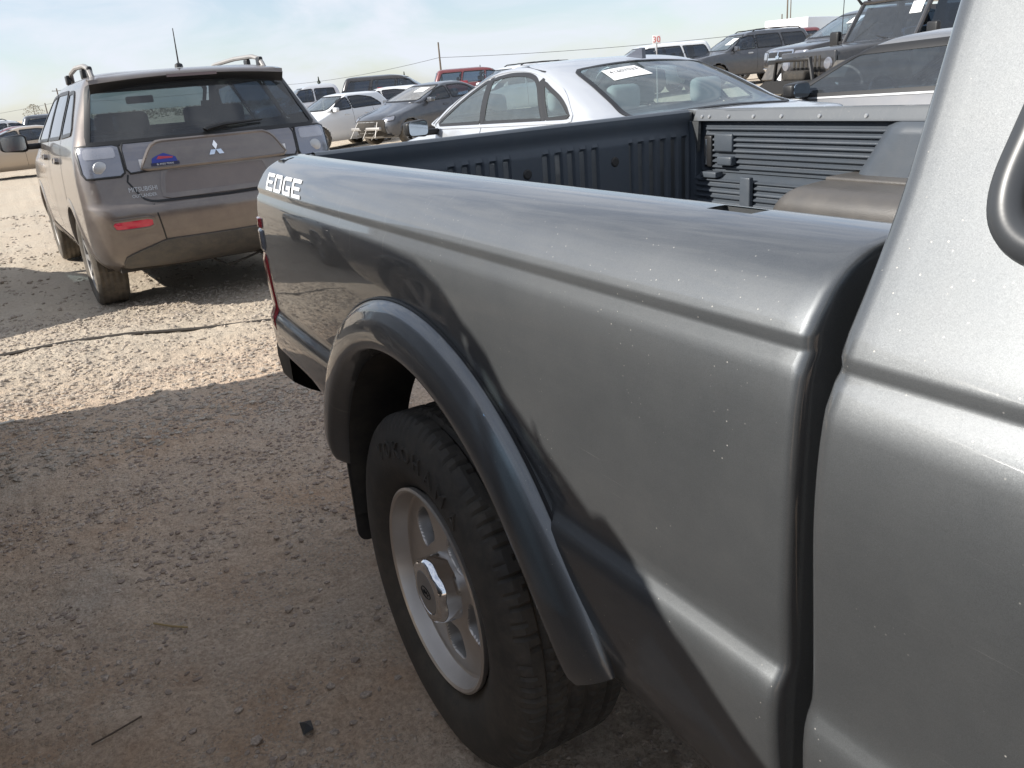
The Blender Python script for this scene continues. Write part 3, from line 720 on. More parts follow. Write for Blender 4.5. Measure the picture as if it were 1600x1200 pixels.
# rear bumper with end caps
V = []; ypts = np.concatenate([np.linspace(-0.836, -0.70, 14), np.linspace(-0.68, 0.68, 20), np.linspace(0.70, 0.836, 14)])
for y in ypts:
    e = max(0.0, (abs(y) - 0.70) / 0.136); xb = -1.10 + 0.06 * e ** 2; zb = 0.470 + 0.085 * e ** 1.6; zt = 0.672 - 0.012 * e
    for dx, z in ((0.12, zt - .004), (0.03, zt), (0.0, zt - .015), (-0.010, (zt + zb) / 2), (0.0, zb + .03), (0.02, zb), (0.12, zb)): V.append((xb + dx, float(y), z))
F = grid_faces(len(ypts), 7); F += [tuple(range(7)), tuple((len(ypts) - 1) * 7 + k for k in reversed(range(7)))]
o = obj('rear_bumper', V, F, M_black, truck, True, 40); fix_dir(o, Vector((-1, 0, 0)))
# chassis: frame rails, axle tube, differential, leaf springs
ch = MB(); ch.box((0.9, -0.42, 0.56), (4.0, 0.07, 0.12), 0.01); ch.box((0.9, 0.42, 0.56), (4.0, 0.07, 0.12), 0.01)
for x_ in (-0.9, -0.5, 0.5, 1.4): ch.box((x_, 0, 0.57), (0.08, 0.86, 0.08), 0.01)
ch.tube([(0, -0.66, 0.364), (0, 0.66, 0.364)], 0.04, 12); ch.lathe([(0.0, -.12), (.07, -.12), (.14, -.05), (.14, .05), (.07, .12), (0.0, .12)], (0, 0.08, 0.364), 'x', 20)
ch.build('chassis', M_under, truck)

# ---- wheels
def tyre_mesh(name, Rr, W, rim_r, parent, nt_=360, lugs=92):
    """profile across the tyre, tread cut by grooves and shoulder sipes"""
    hw = W / 2
    prof = [(rim_r - .004, -hw * .78), (rim_r + .010, -hw * .86), (rim_r + .030, -hw * .96), (rim_r + .060, -hw * 1.03), (Rr - .055, -hw * 1.02), (Rr - .036, -hw * .975), (Rr - .020, -hw * .93), (Rr - .008, -hw * .86), (Rr - .0015, -hw * .78)]
    PX = dense([(a, b_) for a, b_ in prof], 0.006); cross = [(q.x, q.y, 0) for q in PX]
    tr = []; k = 26
    for i in range(1, k):
        s_ = -0.78 + 1.56 * i / k; tr.append((Rr - 0.002 * s_ * s_, hw * s_, 1))
    cross = cross + tr + [(a, -b_, c) for a, b_, c in reversed(cross)]
    V = []
    for i in range(nt_):
        th = 2 * math.pi * i / nt_; ph = th * lugs / (2 * math.pi)
        for (r_, y, t) in cross:
            s_ = abs(y) / hw; d = 0.0; jit = 0.12 * math.sin(7 * th)
            if r_ > Rr - 0.030:
                fr = (ph + (0.5 if y > 0 else 0.0) + 0.35 * s_ + jit) % 1.0
                if s_ > 0.60 and fr < 0.16: d = 0.0062 if t or r_ > Rr - 0.02 else 0.0025
                if t:
                    if 0.52 < s_ < 0.60 or 0.10 < s_ < 0.19: d = 0.0085
                    elif s_ < 0.52 and ((ph * 1.0 + 1.2 * s_ + jit) % 1.0) < 0.17: d = 0.006
            elif abs(r_ - (Rr - 0.042)) < 0.004 or abs(r_ - (rim_r + 0.022)) < 0.0035: d = -0.0016
            V.append(((r_ - d) * math.cos(th), y * (1 - 0.25 * d), (r_ - d) * math.sin(th)))
    o = obj(name, V, grid_faces(nt_, len(cross), True), M_rubber, parent, True, 28)
    bm = bmesh.new(); bm.from_mesh(o.data); bmesh.ops.recalc_face_normals(bm, faces=bm.faces); bm.to_mesh(o.data); bm.free()
    return o
def truck_wheel(x, sign, hero):
    w = tyre_mesh('wheel', 0.366, 0.236, 0.2125, truck, 396 if hero else 120)
    w.location = (x, sign * 0.745, 0.364); w.rotation_euler = (0, 0, 0 if sign < 0 else math.pi)
    # local: outer face towards -y
    V = []; nth = 450; lip = 0.1095
    prof = [(0.2125, -0.098), (0.2135, -0.1085), (0.2085, -0.1115), (0.2030, -0.108), (0.2010, -0.099), (0.1985, -0.086), (0.1955, -0.0745)]
    rad = list(np.linspace(0.190, 0.050, 84)); F = []; m = len(prof) + len(rad) + 1; hole = set()
    for i in range(nth):
        th = 2 * math.pi * i / nth
        row = list(prof)
        for j, r_ in enumerate(rad):
            base = -0.0720 - 0.010 * (1 - r_ / 0.19)
            d = 0.0; deep = 0.0
            for k in range(5):
                a = (th - (2 * math.pi * k / 5 + R(130)) + math.pi) % (2 * math.pi) - math.pi
                tx = a * r_; ty = r_ - 0.128
                hwid = 0.043 + 0.10 * ty
                qx = abs(tx) / max(0.012, hwid); qy = abs(ty) / 0.039
                s_ = (qx ** 3.2 + qy ** 3.2) ** (1 / 3.2)
                d = max(d, max(0.0, min(1.0, (1.0 - s_) / 0.22)))
                hx = abs(tx) / 0.0345; hy = abs(ty + 0.001) / 0.0305
                deep = max(deep, max(0.0, min(1.0, (1.0 - (hx ** 2.6 + hy ** 2.6) ** (1 / 2.6)) / 0.10)))
            d = d * d * (3 - 2 * d)
            row.append((r_, base + 0.027 * d + 0.055 * deep))
        row.append((0.045, -0.082))
        V += [(r_ * math.cos(th), y, r_ * math.sin(th)) for r_, y in row]
    for i in range(nth):
        for j in range(m - 1):
            i2 = (i + 1) % nth
            if (i, j) in hole and (i2, j) in hole: continue
            F.append((i * m + j, i2 * m + j, i2 * m + j + 1, i * m + j + 1))
    rim = obj('rim', V, F, M_alloy, w, True, 40); fix_dir(rim, Vector((0, -1, 0)))
    rim.data.materials.append(M_alloy_dk); rim.data.materials.append(M_under)
    for p_ in rim.data.polygons:                     # cast, unmachined pockets
        c_ = p_.center; r_ = math.hypot(c_.x, c_.z)
        if 0.05 < r_ < 0.19 and c_.y > -0.0720 - 0.010 * (1 - r_ / 0.19) + 0.0035: p_.material_index = 1 if c_.y < -0.042 else 2
    MB().lathe([(0.200, -0.06), (0.196, 0.10), (0.03, 0.102), (0.03, -0.02), (0.15, -0.02), (0.18, -0.012), (0.2, -0.012)], (0, 0, 0), 'y', 48).build('brake_drum', M_under, w)
    # chrome centre cap with six scallops
    V = []; nth = 180; rows = [(0.076, -0.0590, 0.0), (0.076, -0.0650, 0.3), (0.0735, -0.0850, 1.0), (0.0715, -0.1050, 1.0), (0.0695, -0.1155, 1.0), (0.065, -0.1205, 0.9), (0.056, -0.1225, 0.5), (0.046, -0.1228, 0.0), (0.0455, -0.1218, 0), (0.045, -0.1212, 0), (0.020, -0.1212, 0), (0.0005, -0.1212, 0)]
    for i in range(nth):
        th = 2 * math.pi * i / nth; sc_ = 0.55 * (0.5 + 0.5 * math.cos(6 * th)) ** 1.6
        for r_, y, s_ in rows: V.append(((r_ - 0.0115 * sc_ * s_) * math.cos(th), y, (r_ - 0.0115 * sc_ * s_) * math.sin(th)))
    cap = obj('hub_cap', V, grid_faces(nth, len(rows), True), M_chrome, w, True, 32); fix_dir(cap, Vector((0, -1, 0)))
    MB().lathe([(0.0452, -0.1218), (0.0442, -0.1230), (0.0, -0.1232)], (0, 0, 0), 'y', 40).build('cap_disc', M_alloy_dk, w)
    em = MB(); P = [(0.021 * math.cos(t) , -0.1240, 0.0115 * math.sin(t)) for t in np.linspace(0, 2 * math.pi, 28)[:-1]]
    em.tube(P, 0.0010, 6, True)
    em.tube([(-0.013, -0.1239, 0.001), (-0.008, -0.1239, -0.005), (-0.004, -0.1239, 0.005), (0.0, -0.1239, -0.003), (0.004, -0.1239, 0.005), (0.008, -0.1239, -0.005), (0.013, -0.1239, 0.001)], 0.0011, 6)
    em.build('cap_emblem', M_trim, w)
    if hero:                                        # raised maker's lettering on the sidewall
        for k, chh in enumerate('YOKOHAMA'):
            V, F = text_mesh(chh, 0.047, extrude=0.002)
            a0 = R(90 + 34 - k * 9.6 - 2)
            W_ = []
            for v in V:
                a = a0 - v.x / 0.296; r_ = 0.296 + v.y
                yy = -(0.118 * 1.022) - 0.0022 - (0.0024 if v.z > 0 else -0.0024) + max(0, r_ - 0.308) * 0.12
                W_.append((r_ * math.cos(a), yy, r_ * math.sin(a)))
            obj('raised_letter', W_, F, M_rubber, w, False)
    return w
w0 = truck_wheel(0.0, -1, True)
def copy_tree(o, parent=None, loc=None, rz=None):
    c = o.copy(); COL.objects.link(c)
    if parent: c.parent = parent
    if loc is not None: c.location = loc
    if rz is not None: c.rotation_euler = (0, 0, rz)
    for k in list(o.children): copy_tree(k, c)
    return c
for x_, s_ in ((0.0, 1), (2.84, -1), (2.84, 1)): copy_tree(w0, truck, (x_, s_ * 0.745, 0.364), 0 if s_ < 0 else math.pi)

# ---- cab: side profile swept round the rear corner, extended cab with a quarter window
CPROF = [(0.790, 0.475), (0.815, 0.485), (0.845, 0.535), (0.868, 0.60), (0.880, 0.67), (0.8840, 0.725), (0.8830, 0.744), (0.880, 0.756), (0.8765, 0.764), (0.8750, 0.772), (0.8755, 0.80), (0.8800, 0.87), (0.8850, 0.95), (0.8840, 1.01), (0.8780, 1.055), (0.8690, 1.0745),
         (0.8630, 1.082), (0.8618, 1.087), (0.8632, 1.0945), (0.8615, 1.0995), (0.8560, 1.112), (0.8430, 1.135), (0.8240, 1.170), (0.8040, 1.212), (0.7830, 1.268), (0.7590, 1.335), (0.7050, 1.48), (0.6620, 1.60), (0.6350, 1.655), (0.5900, 1.690), (0.50, 1.708), (0.30, 1.718), (0.0, 1.722)]
CD = dense(CPROF, 0.014)
def cab_front(z): return float(np.interp(z, [0.47, 1.12, 1.20, 1.66, 1.70, 1.722], [2.36, 2.36, 2.30, 1.75, 1.62, 1.5]))
cols = []
for a in np.linspace(0, 90, 11): cols.append(('r', a))
for t in np.linspace(0, 1, 90)[1:]: cols.append(('s', t))
V = []
for kind, t in cols:
    for q in CD:
        rc = 0.022; w = q.x + 0.004
        if kind == 'r': y = max(0.0, w - rc + rc * math.sin(R(t))); x = 0.943 + rc * (1 - math.cos(R(t)))
        else: y = max(0.0, w); x = 0.943 + rc + (cab_front(q.y) - 0.943 - rc) * t
        V.append((x, -y, q.y))
nvc = len(CD); FC = grid_faces(len(cols), nvc)
CABS = Skin(V, FC)
qwin = round_poly([(1.026, 1.184), (1.44, 1.184), (1.44, 1.575), (1.080, 1.575)], [0.055, 0.03, 0.03, 0.05], 18)
dwin = round_poly([(1.50, 1.186), (2.17, 1.150), (1.86, 1.60), (1.50, 1.60)], 0.035, 5)
def cut(V, F, polys, side):
    out = []
    for f in F:
        c = [sum(V[i][k] for i in f) / len(f) for k in range(3)]
        if any(in_poly(p_, c[0], c[2]) for p_ in polys): continue
        out.append(f)
    return out
for s_ in (-1, 1):
    W_ = [(x, y * -s_, z) for x, y, z in V]
    o = obj('cab_side', W_, cut(W_, FC, [offset_poly(qwin, 0.0), offset_poly(dwin, 0.0)], 'R'), TP, truck, True, 50); fix_dir(o, Vector((0, s_, 0)))
    sk = CABS if s_ < 0 else Skin(W_, FC); ax = 'R' if s_ < 0 else 'L'
    g_ = sk.patch('quarter_window', G_mid, ax, offset_poly(qwin, -0.012), -0.006, 12, 12, truck)
    pts = [sk.hit(ax, a, b_, 0.002) for a, b_ in qwin]
    MB().tube(pts, 0.0125, 12, True).build('window_seal', simple('grey_rubber_seal', (0.045, 0.048, 0.052), 0.36), g_)
    pts = [sk.hit(ax, a, b_, -0.002) for a, b_ in offset_poly(qwin, -0.022)]
    MB().tube(pts, 0.008, 10, True).build('window_gasket', M_clad, g_)
    g2 = sk.patch('door_window', G_mid, ax, offset_poly(dwin, -0.006), -0.004, 14, 12, truck)
    sk.ring('window_seal', M_trim, ax, dwin, 0.018, 0.012, 0.006, g2, 0.03)
    sk.line('door_seam', M_trim, ax, [(1.475, 0.50), (1.475, 1.15), (1.475, 1.60)], 0.006, 0.001, truck)
    sk.patch('door_handle', M_black, ax, round_poly([(1.53, 1.03), (1.66, 1.03), (1.66, 1.07), (1.53, 1.07)], 0.015), 0.012, 6, 4, truck)
MB().box((0.952, 0, 0.83), (0.02, 1.60, 0.62), 0.004).build('cab_back', TP, truck)
bw = MB()
for (y0, y1, z0, z1) in ((-0.72, -0.60, 1.14, 1.66), (0.60, 0.72, 1.14, 1.66), (-0.62, 0.62, 1.58, 1.69)): bw.box((0.955, (y0 + y1) / 2, (z0 + z1) / 2), (0.02, y1 - y0, z1 - z0), 0.006)
bw.build('cab_back_frame', TP, truck)
MB().box((0.953, 0, 1.36), (0.006, 1.22, 0.46), 0.002).build('rear_window', G_mid, truck)
MB().prism([(1.15, 0.62), (1.32, 0.62), (1.25, 1.38), (1.12, 1.38)], -0.62, -0.12, 'y').build('seat', M_seat, truck)
MB().prism([(1.15, 0.62), (1.32, 0.62), (1.25, 1.38), (1.12, 1.38)], 0.12, 0.62, 'y').build('seat', M_seat, truck)
# front end: hood, fenders, windscreen (behind the photographer)
hv = []; 
hp = [(2.34, 1.13), (2.6, 1.12), (3.0, 1.09), (3.35, 1.03), (3.50, 0.95), (3.56, 0.80), (3.58, 0.62), (3.54, 0.50)]
for x, z in dense(hp, 0.05):
    wy = 0.85 - 0.10 * max(0, (x - 2.9) / 0.7) ** 2
    for t, dz in ((0, 0.03), (0.5, 0.022), (0.8, 0.006), (0.93, -0.02), (0.985, -0.07), (1.0, -0.16), (1.005, -0.30)):
        hv.append((x, -wy * t, max(0.46, z + dz)))
nh = 7; fh = grid_faces(len(dense(hp, 0.05)), nh)
o = obj('front_body', hv + [(x, -y, z) for x, y, z in hv], fh + [tuple(i + len(hv) for i in f[::-1]) for f in fh], TP, truck, True, 50)
for s_ in (-1, 1):
    fd = MB(); fd.prism([(2.36, 0.5), (2.42, 0.5), (2.45, 0.62), (2.55, 0.78), (2.70, 0.86), (2.98, 0.86), (3.13, 0.78), (3.23, 0.62), (3.25, 0.55), (3.54, 0.55), (3.54, 0.86), (3.2, 0.98), (2.36, 1.02)], s_ * 0.80, s_ * 0.862, 'y'); fd.build('front_fender', TP, truck)
    MB().box((3.53, s_ * 0.58, 0.87), (0.10, 0.30, 0.16), 0.02).build('headlamp', M_clear, truck)
MB().box((3.55, 0, 0.86), (0.06, 0.82, 0.18), 0.02).build('grille', M_black, truck)
MB().box((3.60, 0, 0.56), (0.16, 1.70, 0.22), 0.04).build('front_bumper', M_black, truck)
wv = [(2.32, -0.80, 1.15), (2.32, 0.80, 1.15), (1.73, 0.60, 1.67), (1.73, -0.60, 1.67)]
obj('windscreen', wv, [(0, 1, 2, 3)], G_mid, truck)
# ------------------------------------------------------------------ generic vehicle: a stack of horizontal outlines from sill to roof
def outline(zr, zf, xr, xf, w, rr, rf, br, bf, ne=9, nc=9, ns=44):
    """half outline (y >= 0) from rear centre to front centre; z runs from zr at the back to zf at the front"""
    P = []
    yr = max(0.02, w - rr); yf = max(0.02, w - rf); lim = (xf - xr) * 0.45
    br, bf = min(br, lim * 0.5), min(bf, lim * 0.5); rxr, rxf = min(rr, lim * 0.5), min(rf, lim * 0.5)
    for i in range(ne):
        t = i / ne; P.append((xr + br * t * t, yr * t))
    for i in range(nc):
        a = (math.pi / 2) * i / nc; P.append((xr + br + rxr * (1 - math.cos(a)), yr + (w - yr) * math.sin(a)))
    x0, x1 = xr + br + rxr, xf - bf - rxf
    for i in range(ns):
        t = i / ns; bul = 0.018 * w * (1 - (2 * t - 1) ** 2); P.append((x0 + (x1 - x0) * t, w + bul))
    for i in range(nc):
        a = (math.pi / 2) * i / nc; P.append((x1 + rxf * math.sin(a), yf + (w - yf) * math.cos(a)))
    for i in range(ne + 1):
        t = 1 - i / ne; P.append((xf - bf * t * t, yf * t))
    out = []
    for x, y in P:
        u = (x - xr) / max(1e-6, xf - xr); out.append((x, y, zr + (zf - zr) * u))
    return out
class Car:
    def __init__(s, name, label, cat, rows, paint_mat, L, group=None, sub=4, ns=44):
        s.root = empty(name); tag(s.root, label, cat, group); s.L = L; s.mat = paint_mat
        A = np.array(rows, float); k = len(A); u = np.arange(k); uu = np.linspace(0, k - 1, (k - 1) * sub + 1)
        D = np.stack([pchip(u, A[:, c], uu) for c in range(A.shape[1])], 1)
        half = [outline(*r, ns=ns) for r in D]; n = len(half[0])
        V = []
        for h in half: V += [(x, y, z) for x, y, z in h] + [(x, -y, z) for x, y, z in h[-2:0:-1]]
        m = 2 * n - 2; F = []
        for i in range(len(half) - 1):
            for j in range(m):
                j2 = (j + 1) % m; F.append((i * m + j, i * m + j2, (i + 1) * m + j2, (i + 1) * m + j))
        top = (len(half) - 1) * m
        for j in range(1, n - 1):                       # close the roof across
            F.append((top + j, top + j + 1, top + (m - j - 1) % m, top + (m - j) % m) if j < n - 2 else (top + j, top + j + 1, top + (m - j)))
        F.append((top, top + 1, top + m - 1))
        s.V, s.F = V, F; s.sk = Skin(V, F); s.cuts = []; s.arches = []
    # --- openings and surface features
    def window(s, ax, poly, mat, trim=M_trim, tw=0.014, name='window', off=0.002, nu=12, nv=10, hole=True, both=True, seg=0.05):
        for a in ((ax, 'R' if ax == 'L' else 'L') if (ax in 'LR' and both) else (ax,)):
            g = s.sk.patch(name, mat, a, poly, off, nu, nv, s.root, True)
            if trim: s.sk.ring('window_trim', trim, a, poly, tw, tw, off + 0.004, g, seg)
            if hole: s.cuts.append((a, offset_poly(poly, 0.004)))
        return g
    def patch(s, name, mat, ax, poly, off=0.006, rim=None, both=True, nu=8, nv=6, rw=0.008):
        for a in ((ax, 'R' if ax == 'L' else 'L') if (ax in 'LR' and both) else (ax,)):
            g = s.sk.patch(name, mat, a, poly, off, nu, nv, s.root)
            s.sk.ring(name + '_rim', rim or mat, a, poly, rw * 0.4, rw * 0.6, off + (0.002 if rim else -0.001), g, 0.04)
        return g
    def line(s, name, mat, ax, pts, w=0.008, off=0.0015, both=True):
        for a in ((ax, 'R' if ax == 'L' else 'L') if (ax in 'LR' and both) else (ax,)): s.sk.line(name, mat, a, pts, w, off, s.root)
    def arch(s, x, z, r, lip=0.035, mat=None, out=0.012):
        s.arches.append((x, z, r))
        for sg in (1, -1):
            V = []; n = 40
            for i in range(n + 1):
                a = R(-6 + 192 * i / n)
                for rr, o_ in ((r - 0.004, -0.05), (r - 0.004, out * 0.6), (r + lip * 0.4, out), (r + lip, 0.001)):
                    xx, zz = x + rr * math.cos(a), z + rr * math.sin(a)
                    h = s.sk.hit('L' if sg > 0 else 'R', xx, max(zz, 0.22), 0.0)
                    V.append((xx, h.y + sg * o_, zz))
            o = obj('wheel_arch', V, grid_faces(n + 1, 4), mat or s.mat, s.root, True, 40); fix_dir(o, Vector((0, sg, 0)))
        V = []
        for i in range(25):
            a = R(-10 + 200 * i / 24)
            for y in (-0.88, -0.55, 0.55, 0.88): V.append((x + r * math.cos(a), y * s.halfw(), z + r * math.sin(a)))
        F = [f for f in grid_faces(25, 4)]
        obj('wheelhouse', V, F, M_under, s.root)
    def halfw(s): return max(v[1] for v in s.V)
    def finish(s, loc, heading, floor_z=0.30, floor=True):
        F = []
        for f in s.F:
            c = Vector((0, 0, 0))
            for i in f: c += Vector(s.V[i])
            c /= len(f); drop = False
            for x, z, r in s.arches:
                if abs(c.y) > 0.35 and math.hypot(c.x - x, c.z - z) < r: drop = True; break
            if not drop:
                for a, p_ in s.cuts:
                    if a == 'L' and c.y > 0.3 and in_poly(p_, c.x, c.z): drop = True
                    elif a == 'R' and c.y < -0.3 and in_poly(p_, c.x, c.z): drop = True
                    elif a == 'B' and c.x < s.L * 0.35 and in_poly(p_, c.y, c.z): drop = True
                    elif a == 'F' and c.x > s.L * 0.4 and in_poly(p_, c.y, c.z): drop = True
                    elif a == 'T' and c.z > 0.7 and in_poly(p_, c.x, c.y): drop = True
                    if drop: break
            if not drop: F.append(f)
        b = obj('body', s.V, F, s.mat, s.root, True, 42); bm = bmesh.new(); bm.from_mesh(b.data); bmesh.ops.recalc_face_normals(bm, faces=bm.faces); bm.to_mesh(b.data); bm.free()
        b.data.set_sharp_from_angle(angle=R(42))
        if floor: MB().box((s.L * 0.5, 0, floor_z), (s.L * 0.86, s.halfw() * 1.62, 0.05), 0.0).build('floor_pan', M_under, s.root)
        c_, s_ = math.cos(heading), math.sin(heading); x, y = loc[0] - c_ * s.L / 2, loc[1] - s_ * s.L / 2
        z = loc[2] if len(loc) > 2 else float(gz(loc[0], loc[1]))
        s.root.location = (x, y, z); s.root.rotation_euler = (0, 0, heading); return s
    def cabin(s, xf, xr, zseat=0.62, ztop=1.10, mat=M_seat, w=0.5, heads=True, wheel=True):
        """seat rows with head restraints"""
        for x, ro in ((xf, 0), (xr, 1)):
            for y in ((0.36, -0.36) if not ro else (0.0,)):
                wd = 0.46 if not ro else 1.15
                mb = MB(); mb.prism(round_poly([(x - 0.16, zseat - .1), (x - 0.02, zseat - .1), (x - 0.10, ztop), (x - 0.21, ztop)], 0.04), y - wd / 2, y + wd / 2, 'y')
                mb.box((x + 0.16, y, zseat - 0.03), (0.48, wd, 0.14), 0.05); st = mb.build('seat', mat, s.root)
                if heads:
                    for yy in ((y,) if not ro else (0.36, -0.36)): MB().box((x - 0.17, yy, ztop + 0.11), (0.10, 0.25, 0.17), 0.045).build('head_restraint', mat, st)
        MB().prism(round_poly([(xf + 0.55, 0.62), (xf + 1.05, 0.62), (xf + 1.05, 0.93), (xf + 0.62, 0.90)], 0.05), -0.62, 0.62, 'y').build('dashboard', M_inside, s.root)
        if wheel: MB().tube([(xf + 0.48 + 0.06 * math.sin(t), 0.36 + 0.18 * math.cos(t), 0.86 + 0.17 * math.sin(t)) for t in np.linspace(0, 2 * math.pi, 24)[:-1]], 0.014, 8, True).build('steering_wheel', M_inside, s.root)
    def mirror(s, x, z, w=0.22, h=0.14, mat=None, side=(1, -1), reach=0.10):
        for sg in side:
            hp = s.sk.hit('L' if sg > 0 else 'R', x, z, 0.0)
            c = Vector((x, hp.y + sg * (reach + w / 2), z + 0.03))
            mb = MB(); bm = bmesh.new(); bmesh.ops.create_cube(bm, size=1.0); bmesh.ops.bevel(bm, geom=bm.edges[:], offset=0.22, segments=4, profile=0.5, affect='EDGES')
            for v in bm.verts: v.co = Vector((v.co.x * 0.13 * (1.0 if v.co.x < 0 else 0.8), v.co.y * w, v.co.z * h * (1 - 0.15 * (v.co.y * sg > 0))))
            mb.add_bm(bm, c); m_ = mb.build('wing_mirror', mat or s.mat, s.root)
            MB().box((x + 0.01, hp.y + sg * reach / 2, z - 0.01), (0.06, reach + 0.06, 0.05), 0.015).build('mirror_arm', M_trim, m_)
            g = round_poly([(-w * .42, -h * .38), (w * .42, -h * .38), (w * .42, h * .40), (-w * .42, h * .40)], 0.035)
            MB().prism([(c.y + a, c.z + b_) for a, b_ in g], c.x - 0.068, c.x - 0.060, 'x').build('mirror_glass', M_mirror, m_)
WHEELS = {}
def car_wheel(r, w, spokes, rim_mat, rim_frac=0.66):
    key = (r, w, spokes, rim_mat.name)
    if key in WHEELS: return WHEELS[key]
    hw = w / 2; rr = r * rim_frac
    mb = MB(); cross = [(rr - .005, -hw * .8), (rr + .012, -hw * .92), (rr + (r - rr) * .5, -hw * 1.02), (r - .02, -hw * .95), (r - .006, -hw * .82)]
    V = []; nt_ = 96; full = cross + [(r - (0.006 if k % 2 else 0), -hw * .72 + 1.44 * hw * k / 8) for k in range(9)] + [(a, -b_) for a, b_ in reversed(cross)]
    mb.lathe(full, (0, 0, 0), 'y', 72); ty = mb.build('wheel', M_rubberd, None, True, 30)
    rm = MB(); rm.lathe([(rr, hw * .75), (rr + .004, -hw * .80), (rr - .006, -hw * .86), (rr - .016, -hw * .80), (rr - .022, -hw * .3), (rr - .022, hw * .7)], (0, 0, 0), 'y', 48)
    for k in range(spokes):
        a = 2 * math.pi * k / spokes; ca, sa = math.cos(a), math.sin(a); da, db = 0.17 * math.pi / spokes * 5, 0.10
        q = []
        for rad, half, y0 in ((0.05, 0.024, -hw * .72), (rr - 0.014, 0.036 if spokes < 8 else 0.018, -hw * .80)):
            for sg in (-1, 1):
                for y in (y0, y0 + 0.03): q.append((rad * ca - sg * half * sa, y, rad * sa + sg * half * ca))
        o = len(rm.v); rm.v += q; rm.f += [(o, o + 2, o + 6, o + 4), (o + 1, o + 5, o + 7, o + 3), (o, o + 4, o + 5, o + 1), (o + 2, o + 3, o + 7, o + 6)]
    rm.lathe([(0, -hw * .78), (0.045, -hw * .78), (0.065, -hw * .70), (0.065, 0)], (0, 0, 0), 'y', 24)
    rim = rm.build('rim', rim_mat, ty, True, 35)
    MB().lathe([(rr - .03, hw * .1), (0.0, hw * .1)], (0, 0, 0), 'y', 32).build('brake_disc', M_under, ty)
    WHEELS[key] = ty; ty['_used'] = 0
    return ty
def put_wheels(car, xs, r, track, w=0.215, spokes=5, rim_mat=M_alloy_dk):
    t = car_wheel(r, w, spokes, rim_mat)
    for x in xs:
        for sg in (1, -1):
            if not t.get('_used'): c = t; t['_used'] = 1; c.parent = car.root
            else: c = copy_tree(t, car.root)
            c.location = (x, sg * track, r - 0.004); c.rotation_euler = (0, 0, math.pi if sg > 0 else 0)
def flat_text(txt, size, mat, parent, to, name='lettering', italic=0.0, mirror=False):
    """lettering laid on a surface: `to(u, v)` returns the point for text coordinates"""
    V, F = text_mesh(txt, size, italic)
    o = obj(name, [to(-v.x if mirror else v.x, v.y) for v in V], F, mat, parent, False); return o
# ------------------------------------------------------------------ brown SUV parked behind, seen from the rear
P_brown = paint('brown_grey_metallic', (0.143, 0.122, 0.116), 0.5, 0.36, 0.16)
#        zr    zf    xr    xf    w     rr    rf    br    bf
rows = [(0.3, 0.26, 0.34, 4.2, 0.76, 0.18, 0.25, 0.04, 0.15), (0.37, 0.3, 0.17, 4.42, 0.83, 0.24, 0.3, 0.06, 0.2), (0.47, 0.4, 0.07, 4.56, 0.875, 0.26, 0.32, 0.07, 0.22),
        (0.6, 0.52, 0.015, 4.62, 0.892, 0.24, 0.34, 0.08, 0.24), (0.7, 0.62, 0, 4.64, 0.897, 0.22, 0.34, 0.08, 0.24), (0.755, 0.68, 0.012, 4.63, 0.896, 0.2, 0.34, 0.08, 0.24), (0.785, 0.72, 0.055, 4.62, 0.895, 0.16, 0.34, 0.07, 0.24),
        (0.9, 0.82, 0.085, 4.55, 0.893, 0.14, 0.34, 0.07, 0.24), (1.03, 0.92, 0.11, 4.42, 0.88, 0.14, 0.36, 0.07, 0.22), (1.1, 0.97, 0.13, 4.2, 0.868, 0.14, 0.36, 0.07, 0.2), (1.135, 1.08, 0.15, 3.62, 0.855, 0.14, 0.3, 0.07, 0.16),
        (1.17, 1.13, 0.17, 3.5, 0.842, 0.14, 0.07, 0.07, 0.14), (1.3, 1.27, 0.25, 3.18, 0.792, 0.14, 0.07, 0.07, 0.13), (1.45, 1.42, 0.345, 2.84, 0.728, 0.14, 0.07, 0.06, 0.12), (1.56, 1.53, 0.42, 2.56, 0.68, 0.14, 0.07, 0.05, 0.1),
        (1.605, 1.585, 0.47, 2.38, 0.64, 0.14, 0.07, 0.04, 0.08), (1.632, 1.622, 0.6, 2.17, 0.54, 0.16, 0.07, 0.04, 0.05), (1.648, 1.645, 0.95, 1.87, 0.34, 0.14, 0.07, 0.02, 0.03)]
c = Car('suv', 'brown-grey SUV parked tail towards us with rear wiper and roof rails', 'SUV', rows, P_brown, 4.64, sub=5, ns=70)
sv = c
c.arch(0.95, 0.36, 0.385, 0.05, M_clad if False else None); c.arch(3.62, 0.36, 0.385, 0.05)
put_wheels(c, (0.95, 3.62), 0.345, 0.775, 0.225, 10, M_alloy_dk)
rear_glass = round_poly([(-0.775, 1.135), (0.775, 1.135), (0.655, 1.555), (-0.655, 1.555)], [0.03, 0.03, 0.05, 0.05], 5)
rg = c.window('B', rear_glass, G_rear, M_trim, 0.016, 'rear_window', 0.002, 22, 16)
c.window('L', round_poly([(2.02, 1.155), (3.02, 1.125), (2.52, 1.50), (2.06, 1.53)], [.02, .03, .08, .04]), G_mid, M_trim, 0.014, 'front_door_window')
c.window('L', round_poly([(1.12, 1.185), (1.96, 1.158), (1.99, 1.53), (1.22, 1.53)], 0.035), G_dark, M_trim, 0.014, 'rear_door_window')
c.window('L', round_poly([(0.50, 1.22), (1.04, 1.19), (1.12, 1.52), (0.86, 1.52)], [0.05, .03, .03, .05]), G_dark, M_trim, 0.014, 'quarter_window')
c.window('F', round_poly([(-0.70, 1.16), (0.70, 1.16), (0.58, 1.55), (-0.58, 1.55)], 0.06), G_light, M_trim, 0.016, 'windscreen', 0.002, 20, 14)
